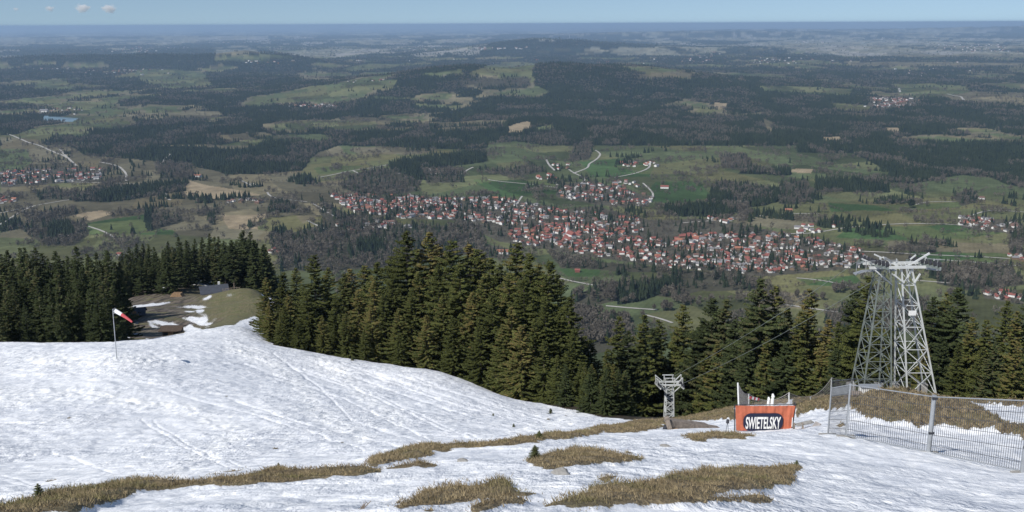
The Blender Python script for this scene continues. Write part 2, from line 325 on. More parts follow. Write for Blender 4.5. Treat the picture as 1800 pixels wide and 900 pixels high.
bmp = q.n('Bump'); bmp.inputs['Strength'].default_value = .62; bmp.inputs['Distance'].default_value = .3
hh = q.math('ADD', q.math('ADD', q.math('MULTIPLY', fin, 1.0), q.math('MULTIPLY', fn2, .35)), q.math('ADD', q.math('MULTIPLY', med, 1.3), q.math('MULTIPLY', tracks, .9)))
hh = q.math('MULTIPLY', hh, calm); q.l(hh, bmp.inputs['Height']); q.l(bmp.outputs[0], q.b.inputs['Normal'])
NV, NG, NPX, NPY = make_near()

# ------------------------------------------------------------------ valley and plain
HILLS = [(250, 8600, 1700, 1300, 145), (1250, 9200, 900, 1500, 70), (-700, 8400, 900, 900, 60), (350, 20000, 1500, 2200, 190), (1900, 21000, 2000, 2200, 130),
         (-4200, 14000, 1100, 900, 135), (-3300, 14100, 800, 700, 90), (-6800, 14500, 1800, 800, 120), (-5400, 13800, 900, 700, 60), (8500, 21000, 3500, 1500, 60),
         (9000, 42000, 9000, 4000, 230), (26000, 50000, 9000, 5000, 330), (15000, 56000, 9000, 3000, 230), (-2500, 33000, 6000, 3000, 60), (-13000, 22000, 5000, 1500, 60), (-15000, 45000, 14000, 3000, 90)]
def valley(x, y):
    z = (fbm(x/900+3, y/1100, 3, 61)-.5)*60*np.clip((y-1800)/1800, .15, 1) + (fbm(x/320, y/400, 2, 66)-.5)*16
    for a, b, sx, sy, h in HILLS: z = z + h*np.exp(-((x-a)/sx)**2-((y-b)/sy)**2)*(.8+.4*fbm(x/500, y/500, 3, 64))
    return z
# photo outlines on the valley floor. class: 0 conifer forest 1 green meadow 2 pale pasture 3 bare woodland 4 dark green 5 village ground 6 water 7 tan field
FAR = [
 (0,[(0,82),(60,78),(180,84),(230,95),(300,80),(370,77),(440,80),(520,100),(520,112),(200,112),(0,105)]),(0,[(830,76),(880,62),(1000,62),(1150,75),(1150,84),(830,84)]),(0,[(935,108),(1060,108),(1130,128),(1280,150),(1300,170),(1000,175),(940,150)]),
 (1,[(235,124),(300,121),(360,128),(370,150),(300,156),(250,145)]),(1,[(60,143),(120,143),(130,158),(60,158)]),(2,[(520,134),(570,133),(592,143),(540,142)]),(1,[(545,152),(600,145),(640,140),(700,140),(690,155),(610,162),(550,162)]),
 (1,[(40,172),(110,175),(105,183),(40,181)]),(6,[(78,204),(142,208),(130,214),(75,213)]),(2,[(200,203),(260,190),(390,197),(380,205),(260,212)]),(1,[(250,190),(320,192),(318,198),(255,199)]),
 (1,[(55,228),(120,226),(165,233),(150,241),(55,242)]),(2,[(378,238),(460,232),(480,236),(470,246),(395,250)]),(1,[(470,238),(560,236),(592,242),(560,253),(400,264),(385,256)]),
 (2,[(205,278),(260,272),(300,282),(250,288)]),(1,[(60,255),(140,250),(240,252),(250,262),(150,268),(80,262)]),(2,[(0,240),(60,245),(110,270),(130,292),(60,300),(0,300)]),(4,[(0,262),(50,262),(60,285),(0,298)]),
 (1,[(745,130),(815,120),(812,131),(762,136)]),(1,[(820,130),(860,115),(905,108),(942,112),(935,125),(870,131)]),(1,[(600,122),(640,112),(720,112),(690,120),(620,126)]),(3,[(805,139),(930,136),(932,150),(815,152)]),(2,[(1120,131),(1180,126),(1235,128),(1210,135),(1130,137)]),
 (1,[(730,182),(810,185),(800,191),(735,188)]),(2,[(890,185),(935,186),(930,190),(895,189)]),(2,[(760,216),(850,211),(895,210),(885,219),(770,223)]),(7,[(890,222),(925,212),(935,222),(915,232),(895,232)]),(1,[(940,224),(970,218),(975,226),(945,230)]),
 (1,[(850,245),(880,250),(905,248),(960,256),(1000,262),(1000,300),(870,300),(850,270)]),(2,[(700,208),(740,210),(735,214),(702,213)]),(2,[(600,205),(660,207),(650,212),(605,211)]),(1,[(655,170),(735,172),(735,175),(660,174)]),
 (1,[(1330,150),(1400,152),(1500,157),(1490,168),(1420,166),(1345,161)]),(1,[(1568,148),(1640,147),(1700,152),(1712,164),(1640,167),(1582,164)]),(2,[(1712,160),(1800,163),(1800,184),(1700,181),(1650,172)]),(1,[(1458,181),(1530,185),(1528,195),(1470,193)]),
 (2,[(1480,198),(1530,200),(1525,205),(1490,204)]),(7,[(1443,240),(1480,240),(1486,248),(1446,250)]),(7,[(1517,256),(1550,256),(1556,261),(1520,262)]),(7,[(1556,224),(1578,224),(1580,234),(1560,233)]),(2,[(1285,202),(1340,196),(1335,202),(1290,205)]),
 (2,[(1340,205),(1360,215),(1355,235),(1345,232)]),(7,[(1255,180),(1280,182),(1278,190),(1258,190)]),(2,[(620,258),(760,260),(775,265),(735,272),(640,272),(615,264)]),
 (2,[(1300,66),(1800,70),(1800,100),(1500,100),(1350,85)]),(2,[(0,68),(350,68),(360,76),(0,78)]),(2,[(375,82),(430,80),(460,92),(380,98)]),(1,[(375,98),(480,96),(520,102),(380,108)]),(2,[(1480,108),(1800,110),(1800,118),(1500,116)]),
 (5,[(1520,172),(1600,168),(1625,182),(1560,191),(1530,188)]),(2,[(0,30),(1,30),(0,31)])]
NEARV = [
 (2,[(0,255),(600,255),(640,340),(600,360),(480,420),(0,450)]),(1,[(0,300),(0,262),(45,262),(60,283),(40,298)]),
 (2,[(110,370),(260,363),(258,372),(200,388),(130,395)]),(7,[(130,378),(180,370),(210,374),(160,388)]),(4,[(155,392),(250,377),(275,385),(270,400),(300,405),(330,425),(200,430),(150,410)]),(1,[(0,415),(230,410),(500,425),(480,460),(0,470)]),
 (2,[(0,395),(110,400),(130,412),(60,420),(0,418)]),(7,[(330,318),(400,330),(460,342),(380,350),(320,342)]),(7,[(390,380),(470,375),(455,402),(400,402)]),(1,[(455,385),(520,378),(545,405),(500,412),(450,402)]),
 (1,[(80,320),(160,322),(160,335),(90,330)]),(2,[(150,290),(280,290),(310,310),(240,325),(160,312)]),(1,[(540,275),(700,272),(850,268),(850,280),(700,310),(560,320),(530,310)]),(4,[(555,295),(640,290),(620,302),(560,305)]),
 (1,[(700,300),(870,285),(1000,262),(1260,265),(1560,300),(1560,320),(1430,330),(1200,372),(1000,330),(850,350),(700,340)]),(4,[(830,315),(990,320),(1000,340),(880,345)]),(4,[(1020,285),(1090,278),(1150,292),(1140,312),(1040,312)]),
 (1,[(1300,268),(1400,265),(1480,268),(1560,290),(1550,305),(1430,300),(1310,290)]),(7,[(1395,297),(1430,298),(1425,305),(1390,302)]),(4,[(1150,320),(1230,318),(1250,345),(1180,360),(1140,350)]),
 (1,[(1450,345),(1570,328),(1700,328),(1690,355),(1560,365),(1380,375),(1300,375),(1310,362),(1420,358)]),(4,[(1455,358),(1560,362),(1700,352),(1690,366),(1560,372),(1460,372)]),(4,[(1490,400),(1680,396),(1760,408),(1700,420),(1560,422),(1470,416)]),(1,[(1440,378),(1680,374),(1690,392),(1490,398),(1400,404)]),
 (2,[(1560,424),(1780,430),(1780,448),(1560,440)]),(4,[(1600,440),(1770,448),(1770,466),(1620,460)]),(1,[(1680,305),(1760,308),(1770,325),(1700,330)]),(2,[(1290,380),(1400,376),(1440,385),(1400,405),(1290,395)]),
 (1,[(980,470),(1150,470),(1160,490),(1000,500),(985,530),(970,500)]),(4,[(985,472),(1060,470),(1050,486),(1000,486)]),(1,[(1060,545),(1130,528),(1160,535),(1190,545),(1190,570),(1120,575),(1060,560)]),(1,[(1000,560),(1080,550),(1100,600),(1000,590)]),
 (1,[(1320,485),(1520,480),(1560,520),(1450,540),(1330,520)]),(4,[(1400,490),(1500,483),(1520,505),(1420,500)]),(1,[(1620,520),(1800,530),(1800,580),(1620,560)]),(2,[(1440,440),(1600,445),(1620,470),(1530,470)]),(2,[(1320,510),(1420,515),(1430,545),(1330,540)]),
 (5,[(575,340),(700,345),(800,348),(870,345),(1000,368),(1050,362),(1140,385),(1250,385),(1400,415),(1510,435),(1530,470),(1330,485),(1180,470),(1000,445),(880,425),(800,388),(700,385),(620,372)]),(5,[(975,325),(1040,318),(1150,345),(1140,362),(1060,362),(980,348)]),
 (5,[(0,300),(80,295),(180,295),(180,320),(60,325),(0,330)]),(5,[(860,430),(900,438),(895,455),(850,452)]),(5,[(1685,378),(1800,392),(1800,412),(1690,400)]),(5,[(1725,508),(1800,518),(1800,532),(1730,524)]),
 # woods
 (0,[(120,255),(200,252),(280,256),(340,258),(420,262),(480,250),(600,248),(860,248),(855,262),(770,262),(600,255),(560,268),(545,280),(535,300),(470,306),(400,306),(370,298),(330,290),(240,280),(150,272)]),(0,[(0,215),(60,225),(30,235),(0,238)]),
 (3,[(275,290),(335,285),(340,315),(280,318)]),(0,[(130,354),(150,336),(330,320),(328,335),(230,352),(190,356)]),(3,[(60,342),(140,336),(130,352),(70,352)]),(3,[(40,380),(140,368),(138,378),(60,392)]),
 (0,[(0,385),(35,385),(45,400),(0,410)]),(3,[(35,402),(80,388),(150,395),(155,412),(130,433),(85,433),(50,412)]),(0,[(85,395),(125,395),(130,420),(90,420)]),(3,[(255,380),(320,378),(322,390),(258,406)]),(0,[(254,372),(268,372),(268,405),(256,405)]),
 (0,[(366,385),(378,384),(380,396),(368,396)]),(3,[(350,370),(385,368),(388,380),(352,381)]),(3,[(432,395),(468,385),(470,390),(435,402)]),(0,[(518,312),(548,312),(548,324),(518,324)]),(0,[(474,360),(518,360),(518,374),(474,373)]),
 (3,[(470,425),(540,400),(600,388),(700,400),(820,395),(850,410),(860,440),(690,470),(560,475),(500,475)]),(0,[(628,425),(675,425),(675,450),(628,450)]),(3,[(560,348),(610,375),(690,388),(700,400),(590,400),(560,375)]),
 (0,[(680,290),(700,283),(760,275),(850,266),(855,285),(800,292),(745,300),(740,318),(690,300)]),(3,[(600,330),(620,305),(680,295),(740,318),(730,338),(690,342),(640,342)]),(3,[(1005,258),(1045,252),(1040,280),(1005,285)]),(3,[(740,300),(820,298),(815,320),(750,322)]),
 (3,[(860,300),(930,290),(960,300),(900,312)]),(0,[(1240,352),(1250,335),(1270,322),(1370,335),(1378,355),(1330,364),(1260,364)]),(3,[(1368,325),(1420,313),(1432,345),(1400,362),(1370,360)]),(0,[(1435,316),(1562,316),(1562,340),(1435,335)]),
 (0,[(1560,300),(1500,270),(1560,268),(1800,270),(1800,330),(1770,325),(1740,312),(1690,308),(1600,325),(1565,322)]),(3,[(1265,278),(1310,275),(1330,300),(1300,300),(1270,295)]),(0,[(1300,295),(1390,300),(1390,308),(1300,306)]),
 (0,[(1170,364),(1240,362),(1290,374),(1280,384),(1200,380),(1168,376)]),(3,[(1270,360),(1312,360),(1310,378),(1272,376)]),(3,[(1672,340),(1710,338),(1720,355),(1690,362)]),(0,[(1400,255),(1800,255),(1800,275),(1400,268)]),(3,[(1590,425),(1650,428),(1645,446),(1600,442)]),
 (3,[(1772,405),(1800,400),(1800,455),(1776,445)]),(3,[(1640,470),(1780,470),(1800,500),(1700,510),(1650,500)]),(3,[(960,440),(1000,455),(1160,468),(1330,488),(1330,500),(1150,478),(990,472)]),(3,[(1000,520),(1050,500),(1150,488),(1290,476),(1340,490),(1330,510),(1230,513),(1190,526),(1130,518),(1050,535),(1045,570),(1010,585)]),(1,[(1195,532),(1240,518),(1320,516),(1330,545),(1250,560),(1195,550)]),
 (0,[(1080,515),(1180,495),(1200,505),(1130,530),(1085,535)]),(0,[(1040,575),(1080,560),(1085,580),(1050,595)]),(3,[(1450,545),(1560,530),(1620,520),(1650,580),(1450,590)]),(3,[(1020,590),(1100,560),(1120,610),(1000,630)]),(0,[(480,410),(500,405),(510,415),(490,420)]),
]
def cover(x, y, z):
    px, py = proj(x, y, z)
    wx = px + (fbm(x/120, y/160, 4, 71)-.5)*14; wy = py + (fbm(x/150+9, y/200, 4, 72)-.5)*6*np.clip(3500/np.maximum(y, 1), .25, 1.3)
    k = np.where(py < 256, 0, 1).astype(int)
    s = fbm(x/620, y/950, 6, 73)
    th = np.interp(py, [60, 120, 190, 256], [.555, .56, .60, .63]); k[(py < 250) & (s > th)] = 2; k[(py < 250) & (s > th+.05)] = 1
    s2 = fbm(x/1900+5, y/2600, 4, 74); k[(y > 17000) & (s2 > .54)] = 2; s3 = fbm(x/1500+2, y/5200, 5, 76); k[(y > 26000)] = np.where(s3 > .5, 2, 0)[y > 26000]
    out = (px < -40) | (px > 1840); b = fbm(x/500, y/700, 4, 75)
    k[out & (y < 7000)] = np.where(b > .55, 1, np.where(b < .42, 3, 0))[out & (y < 7000)]
    for c, p in FAR: k[inpoly(wx, wy, p)] = c
    for c, p in NEARV: k[inpoly(wx, wy, p)] = c
    return k, px, py
PAL = np.array([(.014, .021, .015), (.074, .092, .046), (.122, .112, .074), (.062, .060, .044), (.050, .086, .034), (.085, .080, .062), (.16, .24, .30), (.27, .22, .145)])
def parcel(x, y):
    ang = .35; u = (x*math.cos(ang)+y*math.sin(ang)); v = (-x*math.sin(ang)+y*math.cos(ang))
    a = u/150+vnoise(u/400, v/400, 81)*.9; b = v/260+vnoise(u/400+7, v/400, 82)*.9; cu = np.floor(a).astype(int); cv = np.floor(b).astype(int)
    fa, fb = a-cu, b-cv; e = ((np.minimum(fa, 1-fa)*150 < 6) & (h2(cu+(fa > .5), cv, 97) > .55)) | ((np.minimum(fb, 1-fb)*260 < 7) & (h2(cu, cv+(fb > .5), 98) > .5))
    return cu, cv, h2(cu, cv, 83), h2(cu, cv, 84), e
def make_valley():
    s = np.concatenate([-np.linspace(.60, 1.5, 90)[::-1], np.linspace(-.595, .595, 1350), np.linspace(.60, 1.5, 90)])
    tt = np.concatenate([np.linspace(math.tan(R(25)), 560/62000, 610), 560/np.geomspace(64000, 200000, 14)]); yv = 560/tt
    S, Y = np.meshgrid(s, yv); X = S*Y; X1 = X.ravel(); Y1 = Y.ravel(); Z1 = valley(X1, Y1)
    k, px, py = cover(X1, Y1, Z1)
    rgb = PAL[k].copy(); fy = Y1 > 17000; sf = fbm(X1/800, Y1/2600, 6, 88); rgb[fy & (k == 2)] = (.17, .17, .13); rgb[fy & (sf > .65)] = (.24, .235, .21); rgb[fy & (sf < .40)] = (.020, .030, .024)
    # patchwork of parcels
    cu, cv, hsh, h3, _ = parcel(X1, Y1)
    f = (k == 1) | (k == 2) | (k == 4)
    t = (hsh[f, None]-.5); rgb[f] = rgb[f]*(1+.7*t) + (h3[f, None] > .72)*(.05*np.array([.9, .7, .35])) 
    nn = fbm(X1/60, Y1/90, 4, 85)[:, None]; rgb *= .72+.56*nn
    nn2 = fbm(X1/700, Y1/700, 3, 86); fm = (k == 1); rgb[fm] = rgb[fm]*(1-.5*np.clip(nn2[fm, None]-.45, 0, .3)) + np.array([.06, .045, .02])*np.clip(nn2[fm, None]-.5, 0, .3)*3
    V = np.stack([X1, Y1, Z1], -1); nr, nc = S.shape; idx = np.arange(nr*nc).reshape(nr, nc)
    Q = np.stack([idx[:-1, :-1], idx[:-1, 1:], idx[1:, 1:], idx[1:, :-1]], -1).reshape(-1, 4)
    me = mesh_np('valley_ground', V, Q, 4, [M_VAL], True); cattr(me, 'land', rgb)
    link('valley_ground', me, kind='structure')
M_VAL = mat('valley_land'); q = NT(M_VAL); tc = q.n('TexCoord'); oc = tc.outputs['Object']
a_ = q.noise(mapped(.03, .03, .03), 1, 6, .7); st = q.n('TexWave'); st.inputs['Scale'].default_value = .03; st.inputs['Distortion'].default_value = 3; q.l(mapped(1, 1, 1, 25), st.inputs['Vector'])
fx = q.math('ADD', q.mr(a_, .3, .7, .72, 1.25), q.mr(st.outputs['Fac'], 0, 1, -.05, .05))
vm = q.n('VectorMath', operation='SCALE'); q.l(q.attr('land', 'Color'), vm.inputs[0]); q.l(fx, vm.inputs['Scale']); q.l(vm.outputs[0], q.b.inputs['Base Color'])
q.b.inputs['Roughness'].default_value = 1; q.b.inputs['Specular IOR Level'].default_value = 0.0
make_valley()

# base plane below and to the horizon sides so the ground sheet goes on
# roads
M_ROAD = mat('pale_road', (.38, .365, .335), .9, var=.12, scale=.05)
ROADS = [[(1000,298),(1008,305),(1030,312),(1028,320),(1010,328),(1009,342),(1003,352)],[(1008,305),(1035,295),(1034,288),(1050,280),(1057,270),(1046,264)],[(858,316),(880,320),(940,325),(980,330)],
 [(965,312),(980,325)],[(1130,322),(1150,340),(1145,352),(1120,362)],[(1080,312),(1120,305),(1142,296),(1143,287)],[(1200,392),(1240,389),(1280,387),(1330,380),(1390,375),(1440,376)],[(1370,411),(1400,411),(1440,410),(1480,400),(1560,394),(1680,394),(1712,400)],
 [(1685,394),(1692,384),(1710,378),(1740,368),(1800,373)],[(1610,360),(1625,354),(1680,355)],[(1400,489),(1440,492),(1480,500),(1510,508)],[(1480,441),(1560,444),(1640,449),(1775,455)],[(1645,456),(1700,461),(1795,468)],[(1605,493),(1670,498)],
 [(150,397),(185,408),(205,420),(213,430)],[(0,375),(60,362),(110,352),(200,345)],[(470,338),(472,346),(500,351),(540,355)],[(548,357),(570,370),(590,382)],[(0,232),(30,242),(75,258),(120,278),(135,292)],[(105,262),(118,278)],[(175,285),(210,292),(222,305),(222,318)],
 [(100,319),(160,321),(240,324)],[(425,318),(450,330),(462,328),(440,322)],[(290,338),(292,350),(300,352)],[(978,488),(1010,496),(1045,502)],[(1065,538),(1110,542),(1155,545)],[(1130,553),(1160,560),(1182,568)],[(720,340),(725,352),(740,362),(752,372)],[(905,372),(910,355),(918,345)],
 [(918,400),(917,386),(905,372)],[(700,305),(730,300),(760,290)],[(560,312),(620,300),(680,290)],[(810,308),(822,298),(832,294)],[(1380,536),(1440,545),(1500,552)],[(540,388),(575,405),(600,410)],[(620,300),(635,308)],[(1580,155),(1582,162)],[(1665,165),(1690,170),(1695,177)],
 [(0,395),(40,370),(60,362)],[(300,270),(280,290)],[(960,280),(965,290),(975,300)]]
def make_roads():
    mb = MB()
    for line in ROADS:
        p = plane(np.array([a for a, b in line], float), np.array([b for a, b in line], float))
        # refine onto the hills
        for _ in range(3):
            z = valley(p[:, 0], p[:, 1]); p = np.array([plane(l[0], l[1], zz) for l, zz in zip(line, z)])
        pts = []
        for a, b in zip(p[:-1], p[1:]):
            m = max(2, int(np.hypot(*(b-a)[:2])/40))
            for t in np.arange(m)/m: pts.append(a+(b-a)*t)
        pts.append(p[-1]); pts = np.array(pts)
        for _ in range(2): pts[1:-1] = (pts[:-2]+2*pts[1:-1]+pts[2:])/4
        d = np.gradient(pts[:, :2], axis=0); d /= np.linalg.norm(d, axis=1)[:, None]+1e-9
        wdt = 3.3*max(1, np.mean(pts[:, 1])/3200)
        nn_ = np.stack([-d[:, 1], d[:, 0]], -1)*wdt
        L = pts[:, :2]+nn_; Rr = pts[:, :2]-nn_; zl = valley(L[:, 0], L[:, 1])+.9; zr = valley(Rr[:, 0], Rr[:, 1])+.9
        for i in range(len(pts)-1):
            mb.face([(L[i][0], L[i][1], zl[i]), (Rr[i][0], Rr[i][1], zr[i]), (Rr[i+1][0], Rr[i+1][1], zr[i+1]), (L[i+1][0], L[i+1][1], zl[i+1])])
    mb.build('road', M_ROAD, kind='structure')
make_roads()

# ------------------------------------------------------------------ trees
def foliage_mat(name, dark, mid, brown, top=0.0):
    m = mat(name); q = NT(m); oi = q.n('ObjectInfo'); tc = q.n('TexCoord')
    n1 = q.noise(tc.outputs['Object'], .9, 4, .6); n2 = q.noise(tc.outputs['Object'], 3.5, 3, .6)
    c = q.mix(q.mr(n2, .35, .65), dark, mid)
    sx = q.n('SeparateXYZ'); q.l(tc.outputs['Object'], sx.inputs[0])
    b = q.math('ADD', q.mr(sx.outputs[2], 4, 21, -.12, top), q.math('MULTIPLY', q.math('SUBTRACT', oi.outputs['Random'], .5), .30))
    f = q.mr(q.math('ADD', n1, b), .50, .68, 0, .8); c = q.mix(f, c, brown)
    v = q.n('VectorMath', operation='SCALE'); q.l(c, v.inputs[0]); q.l(q.mr(oi.outputs['Random'], 0, 1, .75, 1.3), v.inputs['Scale'])
    q.l(v.outputs[0], q.b.inputs['Base Color']); q.b.inputs['Roughness'].default_value = .8; q.b.inputs['Specular IOR Level'].default_value = .15
    return m
M_SPR = foliage_mat('spruce_needles', (.018, .026, .009), (.102, .112, .030), (.120, .090, .034), .0)
M_SPD = foliage_mat('dark_spruce_needles', (.013, .020, .009), (.062, .078, .028), (.085, .072, .034), -.10)
M_BARK = mat('spruce_bark', (.16, .13, .105), .9, var=.3, scale=3)
def spruce_mesh(seed, ht=22.0, rad=3.6, bare=0.04, dens=1.0, fm=None):
    rs = np.random.default_rng(seed); Vs = []; k = 0
    z = ht*bare; rows = []
    while z < ht-.15:
        t = (z-ht*bare)/(ht*(1-bare)); r = rad*(1-t)**.74*(.74+.50*rs.random())+.10; p1_, p2_ = z*.35+seed, z*.8+seed*2
        nb = max(4, int((7+rs.integers(0, 3))*dens*(1-.35*t)))
        for b in range(nb):
            a = rs.random()*6.283; L = r*(.65+.5*rs.random())*(1+.20*math.sin(2*a+p1_)+.16*math.sin(3*a+p2_)); m = max(2, int(L/.22)); droop = (.30+.28*rs.random())*(1-t*.9)-.25*t
            for i in range(m):
                s = (i+.6)/m; rr = L*s; zz = z-droop*rr+.13*rr*s*s*(2 if t < .6 else 1)
                wd = (.20+.34*(1-abs(s-.55)*1.2))*(.75+.5*rs.random())*(1-.45*t)
                for sd_ in (-1, 1):
                    da = a+sd_*(.9+.4*rs.random()); tip = np.array([math.cos(a)*rr+math.cos(da)*wd*1.15, math.sin(a)*rr+math.sin(da)*wd*1.15, zz-.16-.30*rs.random()*(1-t)])
                    p0 = np.array([math.cos(a)*(rr-.22), math.sin(a)*(rr-.22), zz+.05]); p1 = np.array([math.cos(a)*(rr+.22), math.sin(a)*(rr+.22), zz-.04])
                    rows.append((p0, p1, tip))
                if rs.random() < .75:      # hanging spray
                    h_ = (.3+.45*rs.random())*(1-.5*t); rows.append((np.array([math.cos(a-.09)*rr, math.sin(a-.09)*rr, zz]), np.array([math.cos(a+.09)*(rr+.25), math.sin(a+.09)*(rr+.25), zz]), np.array([math.cos(a)*(rr+.1), math.sin(a)*(rr+.1), zz-h_])))
        z += (.44+.42*rs.random())*(1-.5*t)
    for a in range(5):
        an = a*1.256; rows.append((np.array([math.cos(an)*.14, math.sin(an)*.14, ht-.9]), np.array([-math.sin(an)*.1, math.cos(an)*.1, ht-.8]), np.array([0, 0, ht])))
    V = np.array(rows).reshape(-1, 3); Fc = np.arange(len(V)).reshape(-1, 3)
    crown = mesh_np('spruce_crown', V, Fc, 3, [fm or M_SPR])
    mb = MB(); mb.tube((0, 0, -2.5), (0, 0, ht*.5), .27, .17, 8, False); mb.tube((0, 0, ht*.5), (0, 0, ht-.3), .17, .03, 6, False)
    if bare > .2:
        for _ in range(30):
            zz = ht*bare*(.25+.75*rs.random()); a = rs.random()*6.28; mb.tube((0, 0, zz), (math.cos(a)*.9, math.sin(a)*.9, zz-.15), .035, .01, 4, False)
    return crown, mb.mesh('spruce_trunk', M_BARK)
SPR = [spruce_mesh(100+i, 22, rad, dens=1.35) for i, rad in enumerate((5.4, 4.7, 5.8, 4.4, 5.1))]
SPRR = [spruce_mesh(110+i, 22, rad, dens=1.2, fm=M_SPD if i % 2 == 0 else M_SPR) for i, rad in enumerate((5.3, 4.5, 5.7, 4.0))]
SPRS = [spruce_mesh(120+i, 22, rad, .07, 1.15, M_SPD) for i, rad in enumerate((3.4, 3.8, 3.0))]
SPRB = [spruce_mesh(140+i, 22, rad, .42, 1.2, M_SPD) for i, rad in enumerate((2.8, 3.2))]
nspr = 0
def spruce(x, y, ht, label, group, lib=SPR, wide=1.0):
    global nspr; nspr += 1
    c, t = random.choice(lib); z = gz(x, y)
    o = link('spruce_tree', None, None, label, 'tree', group, loc=(x, y, z)); s = ht/22; o.empty_display_size = .5
    o.scale = (s*wide, s*wide, s); o.rotation_euler = (random.uniform(-.02, .02), random.uniform(-.02, .02), random.uniform(0, 6.28))
    link('crown', c, o); link('trunk', t, o)
def spr_at(px, py, y, label, group, lib=SPR, wide=1.0):  # tip seen at px,py when it stands y metres out
    p = unp(px, py, y); z = gz(p[0], y); ht = p[2]-z
    spruce(p[0], y, float(np.clip(ht, 5, 31)), label, group, lib, wide)
LC = 'spruces of the dense middle stand beside the snow slope'; LL = 'spruces of the dark forest left behind the snow slope'
LM = 'slim spruces behind the clearing with the hut'; LR = 'spruces of the belt right of the middle stand'
lc = 'broad dark spruce with brownish cones in the middle stand'; ll = 'slim dark spruce in the dense forest left behind the snow'
lr = 'dark spruce in the forest belt behind the lift towers'; lm = 'tall slim spruce with bare trunk behind the grey roofed hut'
# middle stand: the tips that make the skyline
for px, py, y in [(468,487,160),(495,478,168),(520,470,185),(548,446,160),(575,468,175),(600,480,190),(618,470,200),(640,466,205),(662,458,190),(690,446,175),(712,402,158),(735,432,175),(753,404,160),(775,432,172),(792,418,150),(818,424,152),
                  (842,436,150),(862,452,160),(882,462,150),(908,424,136),(930,440,132),(948,462,145),(966,455,128),(985,480,135),(1000,520,125),(1008,575,114)]:
    spr_at(px, py, y, lc, LC, SPR, 1.12)
for px, py, y in [(475,520,150),(510,515,150),(540,505,148),(588,512,146),(625,505,143),(660,500,141),(695,480,143),(735,470,140),(770,468,136),(815,470,132),(850,482,128),(890,478,124),(925,480,120),(960,510,116),(990,545,122),
                  (500,540,146),(560,545,142),(610,548,139),(650,545,135),(700,545,134),(750,545,129),(800,545,125),(840,560,120),(880,565,117),(920,575,112),(955,590,108),(1000,590,110),(985,620,105),(1025,650,102),(1010,640,120),(1045,660,100),(1065,675,97),(1000,560,135),(487,560,143),(525,575,141),(720,500,138),(680,520,139),(830,500,127),(870,520,122),(780,510,131),(645,580,133),(905,530,117),(940,545,115),(700,590,130)]:
    spr_at(px+random.uniform(-6, 6), py+random.uniform(-8, 12), y, lc, LC, SPR, 1.15)
# belt on the right
for px, py, y in [(1010,600,150),(1030,610,140),(1060,612,125),(1085,556,150),(1108,580,140),(1130,552,175),(1150,575,180),(1163,560,190),(1185,572,182),(1210,530,180),(1232,560,175),(1250,524,172),(1276,524,170),(1300,560,165),(1322,540,160),(1342,488,150),(1366,502,152),(1385,540,155),(1405,545,148),
                  (1432,506,150),(1455,560,150),(1478,565,145),(1500,506,148),(1522,484,140),(1545,545,150),(1575,560,150),(1625,545,150),(1650,520,140),(1667,512,142),(1690,504,138),(1715,556,130),(1735,560,128),(1770,528,128),(1795,545,125),(1815,520,125),(1850,540,130),(1890,520,130),
                  (1022,590,150),(1046,596,150),(1000,640,100),(1025,655,96),(1045,672,93),(1062,685,92),(1082,690,93),(1104,700,94),(1050,640,125),(1085,665,100),(1075,640,118),(1100,650,120),(1135,640,180),(1165,650,178),(1205,630,175),(1235,620,168),(1262,600,160),(1290,610,150),(1318,600,140),(1350,590,135),(1380,600,132),(1410,610,130),(1445,600,130),(1475,610,128),(1530,600,128),(1560,620,130),(1600,600,130),(1625,600,125),(1660,590,120),(1690,600,115),(1725,610,112),(1755,600,108),(1785,600,105),(1820,600,108),(1870,600,110),(1940,560,120)]:
    lb = lr; gp = LR
    if (px, py) == (1522, 484): lb, gp = 'tall dark spruce just left of the big lift tower', None
    if (px, py) == (1342, 488): lb, gp = 'tallest spruce of the belt between the two lift towers', None
    if (px, py) == (1690, 504): lb, gp = 'tall spruce right of the big white lift tower', None
    spr_at(px+(0 if gp is None else random.uniform(-6, 6)), py, y, lb, gp, SPRR, 1.08)
# left forest
cnt = 0
for row, (y, top, step) in enumerate(((124, 500, 17), (142, 478, 16), (165, 455, 15), (190, 446, 14), (215, 446, 14))):
    px = -60+row*6
    while px < (196, 202, 208, 214, 222)[row]:
        tp = top + random.uniform(-14, 22) + (0 if px < 200 else (px-200)*.5*(4-row)/3)
        if row == 0: tp += 10
        yy = y+random.uniform(-6, 6)
        spr_at(px, tp, yy, ll, LL, SPRS, 1.12); px += step*random.uniform(.75, 1.3)
for row, (y, off) in enumerate(((300, 14), (318, 6), (335, 0))):
    px = 206+row*4
    while px < 474:
        tp = np.interp(px, [205, 260, 300, 350, 400, 440, 468, 480], [445, 428, 425, 415, 414, 405, 420, 460]) + off + random.uniform(-8, 14)
        lib = SPRB if (385 < px < 455 and row < 2) else SPRS
        if 335 < px < 402 and row == 0: px += 11; continue
        spr_at(px, tp, y+random.uniform(-5, 5)-(8 if px < 300 else 0), lm if lib is SPRB else ll.replace('left behind the snow', 'behind the clearing'), LM if lib is SPRB else 'slim spruces behind the clearing', lib, 1.25)
        px += 12*random.uniform(.75, 1.25)
open('/tmp/n.txt', 'w').write(str(nspr))

